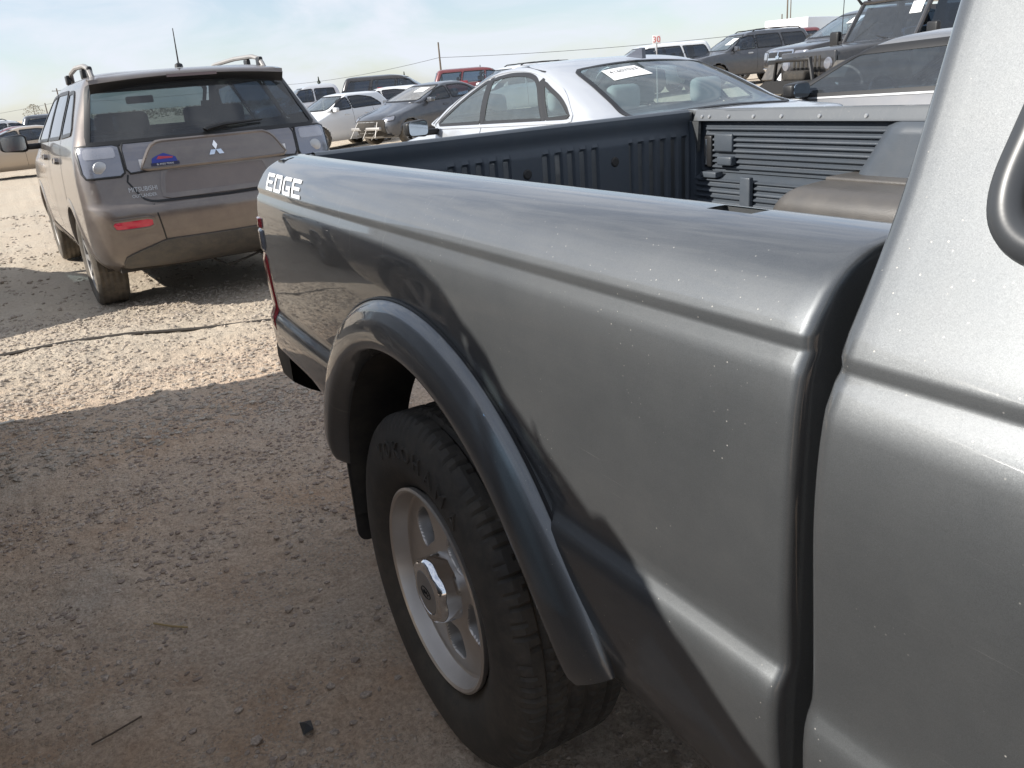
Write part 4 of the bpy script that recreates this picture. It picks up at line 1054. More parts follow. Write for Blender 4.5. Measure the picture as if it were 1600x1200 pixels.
for x_ in (1.05, 2.0): c.line('door_seam', M_trim, 'L', [(x_, 0.42 if x_ > 1.5 else 0.85), (x_, 1.16), (x_ + 0.02, 1.53)], 0.012)
c.line('door_seam', M_trim, 'L', [(1.05, 0.86), (1.18, 0.62), (1.34, 0.43)], 0.012)
for x_ in (1.20, 2.14): c.patch('door_handle', P_brown, 'L', round_poly([(x_, 1.00), (x_ + 0.19, 0.995), (x_ + 0.19, 1.03), (x_, 1.035)], 0.014), 0.022)
for y0, y1, nm in ((0.60, 0.845, 'tail_lamp'), (-0.845, -0.60, 'tail_lamp')):
    g = c.patch(nm, M_clear, 'B', round_poly([(y0, 0.93), (y1, 0.93), (y1, 1.125), (y0, 1.125)] , 0.02), 0.008, M_trim, nu=12, nv=10, rw=0.012)
    sg = 1 if y0 > 0 else -1; p_ = c.sk.hit('B', sg * 0.735, 0.985, 0.010)
    MB().lathe([(0, -.004), (.030, -.003), (.044, .002), (.047, .008)], p_, 'x', 24).build('lamp_lens', M_silver, g)
    c.sk.patch('lamp_band', simple('lamp_reflector', (.42, .42, .45), .25, metal=.5, coat=1, bump=.8, bscale=120), 'B', round_poly([(sg * .63, 1.045), (sg * .82, 1.045), (sg * .81, 1.11), (sg * .63, 1.11)], .015), 0.0105, 8, 4, g)
for sg in (1, -1):
    q = [(sg * 0.585, 0.94), (sg * 0.585, 1.125), (sg * 0.24, 1.125), (sg * 0.33, 0.955)]
    g = c.patch('gate_lamp', simple('smoked_lens', (0.22, 0.22, 0.25), 0.15, metal=0.3, coat=1.0, grime=0.25), 'B', round_poly(q, 0.02), 0.009, M_trim, nu=12, nv=8, rw=0.012)
    p_ = [c.sk.hit('B', sg * a, b_, 0.014) for a, b_ in ((0.50, 0.965), (0.44, 0.965), (0.44, 1.02), (0.50, 1.02))]
    obj('reversing_lamp', p_, [(0, 1, 2, 3)], M_white, g, False)
# chrome-edged trim panel over the plate, emblem of three diamonds
gp = c.patch('gate_trim', P_brown, 'B', round_poly([(-0.50, 0.955), (0.50, 0.955), (0.40, 1.110), (-0.40, 1.110)], [.02, .02, .06, .06]), 0.026, None, nu=16, nv=6, rw=0.02)
def diamond(cx, cz, ang, s_=0.058):
    P = []
    for a, r_ in ((0, 1.0), (30, 0.577), (0, 0.0), (-30, 0.577)):
        t = R(ang + a); P.append((cx + s_ * r_ * math.sin(t), cz + s_ * r_ * math.cos(t)))
    return P
em = MB()
for a in (0, 120, 240):
    q = [c.sk.hit('B', -u, v, 0.034) for u, v in diamond(0.0, 1.030, a)]
    o_ = len(em.v); em.v += [tuple(p_) for p_ in q] + [tuple(p_ + Vector((0.01, 0, 0))) for p_ in q]; em.f += [(o_, o_ + 1, o_ + 2, o_ + 3)] + [(o_ + i, o_ + 4 + i, o_ + 4 + (i + 1) % 4, o_ + (i + 1) % 4) for i in range(4)]
em.build('emblem', M_chrome, gp, False)
M_blue = simple('blue_sticker', (0.03, 0.05, 0.32), 0.4)
M_navy = simple('navy_print', (0.02, 0.02, 0.07), 0.4)
st_poly = [(0.425, 0.985), (0.262, 0.985), (0.27, 1.018), (0.31, 1.030), (0.34, 1.042), (0.385, 1.030), (0.418, 1.018)]
c.sk.patch('dealer_sticker', M_blue, 'B', st_poly, 0.029, 8, 6, gp)
c.sk.patch('sticker_band', M_navy, 'B', [(0.432, 0.967), (0.252, 0.967), (0.252, 0.986), (0.432, 0.986)], 0.0305, 6, 2, gp)
c.sk.patch('sticker_swirl', simple('sticker_red', (0.5, 0.05, 0.08), 0.4), 'B', [(0.39, 1.008), (0.29, 1.008), (0.285, 1.018), (0.375, 1.026)], 0.0305, 4, 2, gp)
flat_text('EL PASO TEXAS', 0.0155, M_white, gp, lambda u, v: c.sk.hit('B', 0.342 - u, 0.976 + v, 0.032))
# plate recess, lettering, seams
c.patch('plate_recess', simple('recess_paint', (0.19, 0.16, 0.148), 0.5, metal=0.3, coat=0.5), 'B', round_poly([(-0.36, 0.80), (0.40, 0.80), (0.36, 0.945), (-0.32, 0.945)], 0.03), 0.004, P_brown, nu=14, nv=6, rw=0.03)
flat_text('MITSUBISHI', 0.036, M_silver, c.root, lambda u, v: c.sk.hit('B', 0.515 - u, 0.850 + v, 0.006))
flat_text('OUTLANDER', 0.026, M_silver, c.root, lambda u, v: c.sk.hit('B', 0.515 - u, 0.815 + v, 0.006))
c.line('gate_seam', M_trim, 'B', [(0.585, 0.935), (0.60, 0.90), (0.53, 0.80), (0.47, 0.778), (0.0, 0.772), (-0.47, 0.778), (-0.53, 0.80), (-0.60, 0.90), (-0.585, 0.935)], 0.012, 0.002)
for sg in (1, -1):
    c.line('bumper_seam', M_trim, 'B', [(sg * 0.475, 0.765), (sg * 0.44, 0.53)], 0.010, 0.002)
    c.patch('reflector', M_redref, 'B', round_poly([(sg * 0.50, 0.625), (sg * 0.735, 0.620), (sg * 0.765, 0.685), (sg * 0.50, 0.690)], 0.012), 0.009, P_brown, nu=8, nv=4, rw=0.02)
c.patch('lower_bumper', M_clad, 'B', round_poly([(-0.72, 0.345), (0.72, 0.345), (0.71, 0.43), (0.44, 0.525), (-0.44, 0.525), (-0.71, 0.43)], 0.03), 0.010, None, nu=26, nv=8)
# spoiler lip over the glass, high brake lamp, wiper
V = []; ys = np.linspace(-0.66, 0.66, 40)
for y in ys:
    e = abs(y / 0.66); dz = -0.030 * e ** 2; xb = 0.355 + 0.05 * e ** 3
    for x, z in ((0.62, 1.636), (0.50, 1.626), (0.40, 1.612), (xb, 1.596), (xb - 0.006, 1.585), (xb + 0.01, 1.572), (0.43, 1.558)): V.append((x, float(y), z + dz))
o = obj('spoiler', V, grid_faces(len(ys), 7), P_brown, c.root, True, 50); fix_dir(o, Vector((-0.3, 0, 1)))
V = [(x, y * 0.985, z - 0.0035) for x, y, z in V if True]
sp = MB()
pl = []
for y in ys:
    e = abs(y / 0.66); dz = -0.030 * e ** 2; xb = 0.355 + 0.05 * e ** 3
    pl += [(xb - 0.004, float(y), 1.583 + dz), (xb + 0.006, float(y), 1.567 + dz), (0.435, float(y), 1.530 + dz * 1.4)]
o = obj('spoiler_underside', pl, grid_faces(len(ys), 3), M_trim, c.root, True, 50)
bl = [];
for y in np.linspace(-0.17, 0.17, 12): bl += [(0.352, float(y), 1.594), (0.352, float(y), 1.574)]
obj('brake_lamp', [(x - 0.004, y, z - 0.004) for x, y, z in bl], grid_faces(12, 2), simple('smoked_red_lens', (0.10, 0.05, 0.06), 0.2, coat=1), c.root)
wp = [c.sk.hit('B', 0.02, 1.165, 0.03), c.sk.hit('B', -0.10, 1.185, 0.03), c.sk.hit('B', -0.38, 1.195, 0.025)]
MB().tube([c.sk.hit('B', 0.03, 1.155, 0.028)] + wp, [0.022, 0.020, 0.016, 0.007], 8).build('wiper', M_trim, c.root)
# roof rails and aerial
for sg in (1, -1):
    P = [(0.62, sg * 0.60, 1.60), (0.70, sg * 0.60, 1.665), (0.90, sg * 0.602, 1.695), (1.4, sg * 0.60, 1.705), (2.0, sg * 0.575, 1.69), (2.22, sg * 0.55, 1.60)]
    P = [tuple(q) for q in resample(dense([Vector(p_) for p_ in P], 0.04) if False else P, 30)]
    r_ = MB().tube(P, 0.017, 8).build('roof_rail', M_alloy_dk, c.root)
    for x_ in (0.72, 1.05, 2.08): MB().box((x_, sg * 0.598, 1.645), (0.09, 0.035, 0.075), 0.012).build('rail_foot', M_trim, r_)
MB().tube([(0.70, 0.0, 1.645), (0.66, 0.0, 1.90)], [0.006, 0.003], 6).build('aerial', M_trim, c.root)
MB().lathe([(0.03, 0), (0.026, 0.02), (0.008, 0.03), (0, 0.03)], (0.70, 0.0, 1.642), 'z', 14).build('aerial_base', M_trim, c.root)
c.mirror(3.02, 1.10, 0.23, 0.165, M_trim, (1, -1), 0.10)
c.cabin(2.15, 1.15, 0.66, 1.15, M_seat)
MB().box((2.55, 0.0, 1.45), (0.03, 0.24, 0.07), 0.02).build('rear_view_mirror', M_trim, c.root)
c.line('sill_cladding', M_clad, 'L', [(1.36, 0.36), (3.2, 0.36)], 0.16, 0.006)
MB().tube([(0.35, 0.10, 0.30), (0.30, 0.02, 0.245), (0.30, -0.12, 0.27), (0.32, -0.25, 0.30), (0.36, -0.5, 0.30)], 0.008, 6).build('tow_loop', M_under, c.root)
MB().box((0.9, 0, 0.30), (0.12, 1.2, 0.10), 0.03).build('axle_beam', M_under, c.root)
MB().tube([(0.45, -0.35, 0.33), (0.75, -0.35, 0.33)], 0.10, 14).build('silencer', M_under, c.root)
c.finish((-4.76 - 2.32, -0.235), R(182.2), 0.33)
def lift_belt(o):
    for k in o.children:
        if k.name.startswith('wheel') and not k.name.startswith('wheel_arch'): continue
        if k.type == 'MESH':
            co = np.empty(len(k.data.vertices) * 3); k.data.vertices.foreach_get('co', co); co = co.reshape(-1, 3)
            co[:, 2] = np.interp(co[:, 2], [0, .75, .93, 1.13, 1.30, 1.56, 3], [0, .755, .970, 1.175, 1.325, 1.56, 3]); k.data.vertices.foreach_set('co', co.ravel()); k.data.update()
        lift_belt(k)
lift_belt(c.root)

# ------------------------------------------------------------------ silver saloon beyond the bed
P_silver = paint('silver_metallic', (0.58, 0.60, 0.63), 0.45, 0.33, 0.03)
rows = [(0.24, 0.2, 0.26, 4.55, 0.74, 0.2, 0.25, 0.05, 0.16), (0.34, 0.28, 0.1, 4.74, 0.83, 0.26, 0.32, 0.08, 0.22), (0.5, 0.42, 0.03, 4.83, 0.872, 0.26, 0.34, 0.09, 0.26), (0.66, 0.55, 0, 4.87, 0.885, 0.24, 0.34, 0.09, 0.28),
        (0.8, 0.66, 0.02, 4.83, 0.888, 0.22, 0.34, 0.1, 0.28), (0.92, 0.75, 0.05, 4.72, 0.878, 0.2, 0.34, 0.11, 0.28), (0.99, 0.82, 0.08, 4.5, 0.864, 0.2, 0.34, 0.12, 0.24), (1.035, 0.9, 0.13, 4.05, 0.846, 0.22, 0.32, 0.12, 0.2),
        (1.055, 0.985, 0.42, 3.62, 0.826, 0.24, 0.3, 0.1, 0.18), (1.085, 1.03, 0.62, 3.54, 0.806, 0.22, 0.07, 0.1, 0.16), (1.17, 1.13, 0.82, 3.28, 0.772, 0.22, 0.07, 0.1, 0.15), (1.28, 1.25, 1.08, 2.96, 0.715, 0.2, 0.07, 0.1, 0.14),
        (1.365, 1.345, 1.32, 2.68, 0.655, 0.2, 0.07, 0.09, 0.12), (1.41, 1.4, 1.5, 2.48, 0.59, 0.2, 0.07, 0.07, 0.08), (1.437, 1.432, 1.68, 2.31, 0.44, 0.18, 0.07, 0.04, 0.04), (1.447, 1.446, 1.85, 2.16, 0.25, 0.08, 0.06, 0.01, 0.01)]
c = Car('sedan', 'silver saloon beside the truck with numbered paper inside its rear window', 'sedan', rows, P_silver, 4.87, sub=5, ns=70)
sd = c
c.arch(1.02, 0.33, 0.345, 0.03); c.arch(3.87, 0.33, 0.345, 0.03); put_wheels(c, (1.02, 3.87), 0.328, 0.775, 0.215, 5, M_alloy_dk)
rgp = round_poly([(0.60, -0.66), (0.60, 0.66), (1.43, 0.545), (1.43, -0.545)], [.10, .10, .08, .08], 6)
c.window('T', rgp, G_light, M_trim, 0.016, 'rear_window', 0.002, 20, 18)
c.window('F', round_poly([(-0.72, 1.06), (0.72, 1.06), (0.58, 1.39), (-0.58, 1.39)], 0.06), G_light, M_trim, 0.014, 'windscreen', 0.002, 20, 12)
fw = round_poly([(2.36, 1.045), (3.10, 1.02), (3.16, 1.035), (2.72, 1.24), (2.50, 1.325), (2.44, 1.342)], [.02, .02, .02, .12, .08, .02], 6)
rw_ = round_poly([(1.44, 1.065), (2.30, 1.045), (2.375, 1.35), (2.12, 1.372), (1.86, 1.365), (1.66, 1.325)], [.02, .02, .02, .08, .12, .12], 6)
qw = round_poly([(1.11, 1.085), (1.38, 1.068), (1.585, 1.31), (1.50, 1.275), (1.26, 1.19)], [.02, .01, .01, .06, .10], 6)
for nm, q in (('front_door_window', fw), ('rear_door_window', rw_), ('quarter_window', qw)): c.window('L', q, G_light, M_trim, 0.013, nm, 0.001, 14, 12, seg=0.035)
fr = round_poly([(1.06, 1.060), (3.20, 1.0), (3.235, 1.025), (2.80, 1.262), (2.44, 1.383), (2.05, 1.405), (1.66, 1.358), (1.24, 1.225)], [.04, .03, .03, .2, .15, .2, .15, .10], 6)
c.sk.ring('window_surround', P_silver, 'L', fr, 0.006, 0.014, 0.008, c.root, 0.03); c.sk.ring('window_surround', P_silver, 'R', fr, 0.006, 0.014, 0.008, c.root, 0.03)
c.line('pillar_cover', M_trim, 'L', [(1.408, 1.06), (1.622, 1.325)], 0.055, 0.005)
for x_, x2 in ((2.32, 2.41),): c.line('pillar_cover', M_trim, 'L', [(x_, 1.03), (x2, 1.36)], 0.05, 0.006); c.line('door_seam', M_trim, 'L', [(x_, 0.35), (x_, 1.02)], 0.008)
c.line('drip_seam', M_trim, 'L', [(3.28, 1.03), (2.84, 1.275), (2.46, 1.397), (2.05, 1.418), (1.64, 1.372)], 0.008, 0.003)
c.line('door_seam', M_trim, 'L', [(1.40, 0.62), (1.22, 0.80), (1.16, 1.06)], 0.008)
for x_ in (1.50, 2.48): c.patch('door_handle', P_silver, 'L', round_poly([(x_, 0.90), (x_ + 0.2, 0.893), (x_ + 0.2, 0.925), (x_, 0.932)], 0.012), 0.02)
c.mirror(3.14, 0.985, 0.20, 0.14, M_trim, (1, -1), 0.11)
MB().prism([(1.36, 1.408), (1.55, 1.432), (1.52, 1.442), (1.385, 1.482), (1.365, 1.478)], -0.016, 0.016, 'y').build('roof_fin_aerial', simple('fin_paint', (0.10, 0.11, 0.14), 0.3, coat=0.6), c.root)
for sg in (1, -1): c.patch('tail_lamp', M_red, 'B', round_poly([(sg * 0.48, 0.80), (sg * 0.80, 0.80), (sg * 0.80, 0.95), (sg * 0.50, 0.95)], 0.04), 0.006)
c.line('boot_seam', M_trim, 'T', [(0.56, -0.66), (0.56, 0.66)], 0.010, 0.002)
c.cabin(2.05, 1.30, 0.60, 1.06, M_seatl)
MB().box((0.98, 0.0, 1.005), (0.42, 1.30, 0.03), 0.01).build('parcel_shelf', M_seatl, c.root)
# paper with the lot number behind the rear glass
pp = [(1.32, 0.40), (1.32, 0.12), (1.14, 0.10), (1.14, 0.42)]
pv = []
for i in range(7):
    for j in range(5):
        a = Vector(pp[0]).lerp(Vector(pp[1]), i / 6).lerp(Vector(pp[3]).lerp(Vector(pp[2]), i / 6), j / 4); pv.append(c.sk.hit('T', a.x, a.y, 0.007))
sh = obj('paper_sheet', pv, grid_faces(7, 5), M_paper, c.root); fix_dir(sh, Vector((0, 0, 1)))
flat_text('41607033', 0.058, M_ink, sh, lambda u, v: c.sk.hit('T', 1.255 + v, 0.26 - u, 0.010), mirror=False)
c.finish((-2.26 - 2.435, 2.64), R(179.0), 0.28)

# ------------------------------------------------------------------ grey coupe further right
P_grey = paint('faded_grey', (0.17, 0.178, 0.195), 0.3, 0.40, 0.10)
rows = [(0.26, 0.24, 0.2, 4.3, 0.72, 0.2, 0.25, 0.04, 0.12), (0.38, 0.34, 0.06, 4.5, 0.81, 0.22, 0.28, 0.05, 0.16), (0.56, 0.5, 0, 4.6, 0.845, 0.2, 0.28, 0.06, 0.18), (0.72, 0.62, 0.02, 4.58, 0.852, 0.18, 0.28, 0.06, 0.18),
        (0.84, 0.7, 0.06, 4.45, 0.842, 0.18, 0.28, 0.07, 0.18), (0.9, 0.8, 0.14, 3.95, 0.822, 0.2, 0.28, 0.08, 0.16), (0.93, 0.88, 0.5, 3.4, 0.8, 0.2, 0.26, 0.08, 0.14), (0.96, 0.93, 0.72, 3.28, 0.78, 0.2, 0.07, 0.08, 0.12),
        (1.05, 1.03, 0.92, 3.04, 0.738, 0.2, 0.07, 0.08, 0.11), (1.18, 1.17, 1.2, 2.72, 0.672, 0.18, 0.07, 0.07, 0.1), (1.25, 1.245, 1.38, 2.5, 0.62, 0.18, 0.07, 0.06, 0.08), (1.29, 1.285, 1.55, 2.34, 0.54, 0.18, 0.07, 0.05, 0.05), (1.315, 1.312, 1.75, 2.15, 0.34, 0.12, 0.06, 0.02, 0.02)]
c = Car('coupe', 'dark grey two-door car partly hidden behind the truck cab', 'coupe', rows, P_grey, 4.60, sub=5, ns=60)
c.arch(1.0, 0.31, 0.335, 0.03); c.arch(3.65, 0.31, 0.335, 0.03); put_wheels(c, (1.0, 3.65), 0.31, 0.74, 0.2, 5, M_alloy_dk)
dw = round_poly([(1.66, 0.965), (2.92, 0.935), (3.0, 0.955), (2.50, 1.205), (1.72, 1.225)], [.02, .02, .02, .04, .03], 5)
qq = round_poly([(1.12, 0.985), (1.58, 0.968), (1.62, 1.215), (1.40, 1.19)], .04, 5)
c.window('L', dw, G_mid, M_trim, 0.016, 'door_window', 0.001, 16, 12, seg=0.035); c.window('L', qq, G_dark, M_trim, 0.014, 'quarter_window')
c.window('F', round_poly([(-0.68, 0.96), (0.68, 0.96), (0.54, 1.235), (-0.54, 1.235)], 0.05), G_light, M_trim, 0.014, 'windscreen', 0.002, 18, 12)
c.window('T', round_poly([(0.62, -0.62), (0.62, 0.62), (1.28, 0.52), (1.28, -0.52)], 0.08), G_mid, M_trim, 0.014, 'rear_window', 0.002, 18, 14)
c.line('pillar_trim', M_trim, 'L', [(3.06, 0.955), (2.53, 1.225), (1.66, 1.25)], 0.022, 0.005); c.line('belt_moulding', M_silver, 'L', [(1.6, 0.945), (3.02, 0.918)], 0.012, 0.006)
c.line('door_seam', M_trim, 'L', [(1.62, 0.30), (1.62, 0.96)], 0.008); c.line('door_seam', M_trim, 'L', [(3.0, 0.30), (3.04, 0.92)], 0.008)
c.mirror(2.86, 0.955, 0.19, 0.12, M_trim, (1, -1), 0.04); c.cabin(2.0, 1.25, 0.52, 0.98, M_seatl)
c.finish((-2.85, 4.95, -0.02), R(179.0), 0.28); c.root.scale = (1.03, 1.03, 1.09)
# ------------------------------------------------------------------ vehicle kinds for the rest of the yard
def sedan_car(name, label, cat, mat, loc, hd, L=4.6, W=0.88, Ht=1.45, glassm=G_mid, rimm=M_alloy_dk, hatch=False, group=None, dust=False, roof_rack=False):
    k = L / 4.6; h = Ht / 1.45
    rear = 0.16 if hatch else 0.62
    def X(v): return v * k
    rows = [(0.24, 0.21, X(.2), X(4.3), W * .86, .2, .25, .05, .15), (0.36, 0.30, X(.07), X(4.5), W * .95, .24, .3, .07, .22), (0.56, 0.48, X(.0), X(4.6), W * .995, .22, .34, .08, .26), (0.74, 0.62, X(.02), X(4.57), W, .2, .34, .08, .26),
            (0.88 * h, 0.73, X(.05), X(4.44), W * .99, .18, .34, .09, .24), (0.97 * h, 0.84 * h, X(.09), X(3.95), W * .965, .2, .3, .09, .2), (1.02 * h, 0.965 * h, X(.16 if hatch else .42), X(3.52), W * .935, .2, .28, .09, .16),
            (1.06 * h, 1.01 * h, X(.22 if hatch else .62), X(3.40), W * .91, .2, .08, .08, .13), (1.20 * h, 1.17 * h, X(.36 if hatch else .95), X(3.0), W * .845, .18, .07, .08, .12), (1.34 * h, 1.32 * h, X(.52 if hatch else 1.28), X(2.6), W * .75, .18, .07, .07, .1),
            (1.41 * h, 1.40 * h, X(.66 if hatch else 1.5), X(2.34), W * .66, .18, .08, .05, .06), (1.443 * h, 1.44 * h, X(.95 if hatch else 1.7), X(2.0), W * .42, .15, .15, .02, .02)]
    c = Car(name, label, cat, rows, mat, L, group, sub=3, ns=44)
    ra = 0.325; c.arch(X(.92), 0.32, ra + .015, .03); c.arch(X(3.68), 0.32, ra + .015, .03); put_wheels(c, (X(.92), X(3.68)), 0.315, W * .87, .205, 5, rimm)
    b0 = 1.03 * h
    c.window('L', round_poly([(X(2.22), b0), (X(3.12), b0 - .035), (X(2.62), 1.27 * h), (X(2.30), 1.335 * h)], [.02, .02, .1, .04]), glassm, M_trim, .014, 'front_door_window', .001, 10, 8)
    c.window('L', round_poly([(X(.82 if hatch else 1.25), b0 + .045), (X(2.15), b0 + .005), (X(2.22), 1.34 * h), (X(1.72), 1.35 * h), (X(1.2 if hatch else 1.45), 1.28 * h)], [.05, .02, .03, .1, .1]), glassm, M_trim, .014, 'rear_door_window', .001, 10, 8)
    if hatch: c.window('B', round_poly([(-W * .72, 1.06 * h), (W * .72, 1.06 * h), (W * .6, 1.35 * h), (-W * .6, 1.35 * h)], .05), glassm, M_trim, .014, 'rear_window', .002, 14, 10)
    else: c.window('T', round_poly([(X(.62), -W * .74), (X(.62), W * .74), (X(1.38), W * .6), (X(1.38), -W * .6)], .08), glassm, M_trim, .014, 'rear_window', .002, 14, 10)
    c.window('F', round_poly([(-W * .78, 1.03 * h), (W * .78, 1.03 * h), (W * .66, 1.36 * h), (-W * .66, 1.36 * h)], .06), G_dust if dust else G_light, M_trim, .014, 'windscreen', .002, 16, 10)
    for x_ in (X(2.2), X(1.28)): c.line('door_seam', M_trim, 'L', [(x_, .34 if x_ > 2 else .66), (x_, b0)], .008)
    for x_ in (X(1.45), X(2.35)): c.patch('door_handle', mat, 'L', round_poly([(x_, .88 * h), (x_ + .18, .875 * h), (x_ + .18, .905 * h), (x_, .91 * h)], .012), .02)
    for sg in (1, -1):
        c.patch('headlamp', M_clear, 'F', round_poly([(sg * W * .55, .60), (sg * W * .93, .63), (sg * W * .90, .74), (sg * W * .58, .70)], .03), .008, M_trim)
        c.patch('tail_lamp', M_red, 'B', round_poly([(sg * W * .62, .80 * h), (sg * W * .93, .80 * h), (sg * W * .90, .95 * h), (sg * W * .66, .95 * h)], .03), .008)
    c.patch('grille', M_trim, 'F', round_poly([(-W * .42, .36), (W * .42, .36), (W * .45, .62), (-W * .45, .62)], .05), .006, M_silver)
    c.mirror(X(3.02), b0 - .03, .19, .13, mat, (1, -1), .05); c.cabin(X(2.0), X(1.2), .58, 1.04 * h, M_seat)
    c.finish(loc, hd, .27); return c
def suv_car(name, label, cat, mat, loc, hd, L=4.9, W=0.95, Ht=1.82, glassm=G_dark, rimm=M_alloy_dk, rails=True, group=None, mirrors=(1, -1), sign=None, ws=0.0):
    k = L / 4.9; h = Ht / 1.82
    def X(v): return v * k
    rows = [(0.36, 0.34, X(.25), X(4.6), W * .88, .15, .2, .04, .12), (0.46, 0.42, X(.08), X(4.78), W * .96, .18, .25, .05, .16), (0.66, 0.60, X(.0), X(4.88), W, .16, .26, .05, .18), (0.90 * h, 0.80 * h, X(.03), X(4.9), W, .14, .26, .05, .18),
            (1.06 * h, 0.97 * h, X(.06), X(4.82), W * .985, .13, .26, .05, .17), (1.14 * h, 1.04 * h, X(.08), X(4.55), W * .97, .13, .26, .05, .15), (1.18 * h, 1.13 * h, X(.10), X(3.75 - ws), W * .945, .13, .24, .05, .12), (1.22 * h, 1.18 * h, X(.11), X(3.64 - ws), W * .93, .13, .08, .05, .11),
            (1.40 * h, 1.38 * h, X(.17), X(3.32 - ws * .7), W * .88, .13, .07, .05, .1), (1.62 * h, 1.60 * h, X(.26), X(2.95 - ws * .25), W * .80, .13, .07, .05, .09), (1.74 * h, 1.73 * h, X(.33), X(2.72), W * .735, .13, .08, .04, .06), (1.79 * h, 1.785 * h, X(.42), X(2.45), W * .64, .14, .18, .03, .04), (1.82 * h, 1.818 * h, X(.7), X(2.15), W * .40, .14, .14, .01, .02)]
    c = Car(name, label, cat, rows, mat, L, group, sub=3, ns=44)
    c.arch(X(.98), .39, .42, .045); c.arch(X(3.88), .39, .42, .045); put_wheels(c, (X(.98), X(3.88)), .375, W * .86, .25, 6, rimm)
    b0 = 1.21 * h
    c.window('L', round_poly([(X(2.42), b0), (X(3.36), b0 - .03), (X(2.92), 1.60 * h), (X(2.46), 1.645 * h)], [.03, .03, .08, .04]), glassm, M_trim, .014, 'front_door_window', .001, 10, 8)
    c.window('L', round_poly([(X(1.38), b0 + .02), (X(2.34), b0 + .005), (X(2.38), 1.65 * h), (X(1.48), 1.66 * h)], .04), glassm, M_trim, .014, 'rear_door_window', .001, 10, 8)
    c.window('L', round_poly([(X(.34), b0 + .04), (X(1.28), b0 + .025), (X(1.38), 1.655 * h), (X(.52), 1.64 * h)], .05), glassm, M_trim, .014, 'quarter_window', .001, 10, 8)
    c.window('B', round_poly([(-W * .80, 1.20 * h), (W * .80, 1.20 * h), (W * .68, 1.66 * h), (-W * .68, 1.66 * h)], .05), glassm, M_trim, .014, 'rear_window', .002, 14, 10)
    c.window('F', round_poly([(-W * .80, 1.22 * h), (W * .80, 1.22 * h), (W * .68, 1.68 * h), (-W * .68, 1.68 * h)], .06), G_light, M_trim, .014, 'windscreen', .002, 16, 10)
    for x_ in (X(2.38), X(1.34)): c.line('door_seam', M_trim, 'L', [(x_, .46 if x_ > 2 else .82), (x_, b0)], .010)
    for x_ in (X(1.55), X(2.55)): c.patch('door_handle', M_silver if sign else mat, 'L', round_poly([(x_, 1.05 * h), (x_ + .19, 1.045 * h), (x_ + .19, 1.08 * h), (x_, 1.085 * h)], .012), .022)
    for sg in (1, -1):
        c.patch('headlamp', M_clear, 'F', round_poly([(sg * W * .58, .80 * h), (sg * W * .94, .82 * h), (sg * W * .92, .96 * h), (sg * W * .58, .95 * h)], .03), .008, M_trim)
        c.patch('tail_lamp', M_red, 'B', round_poly([(sg * W * .76, .86 * h), (sg * W * .95, .86 * h), (sg * W * .93, 1.15 * h), (sg * W * .78, 1.15 * h)], .03), .008)
    c.patch('grille', M_trim, 'F', round_poly([(-W * .5, .62), (W * .5, .62), (W * .52, .92 * h), (-W * .52, .92 * h)], .05), .006, M_silver)
    if rails:
        for sg in (1, -1):
            P = [(X(.55), sg * W * .70, 1.77 * h), (X(.66), sg * W * .70, 1.83 * h), (X(1.6), sg * W * .70, 1.85 * h), (X(2.3), sg * W * .68, 1.83 * h), (X(2.42), sg * W * .67, 1.77 * h)]
            MB().tube(P, .018, 8).build('roof_rail', M_trim, c.root)
        for x_ in (X(1.0), X(1.9)): MB().tube([(x_, -W * .70, 1.85 * h), (x_, W * .70, 1.85 * h)], .016, 8).build('roof_bar', M_trim, c.root)
    c.mirror(X(3.24), b0 - .01, .22, .18, mat, mirrors, .06); c.cabin(X(2.35), X(1.4), .75, 1.25 * h, M_seat)
    c.finish(loc, hd, .38); return c
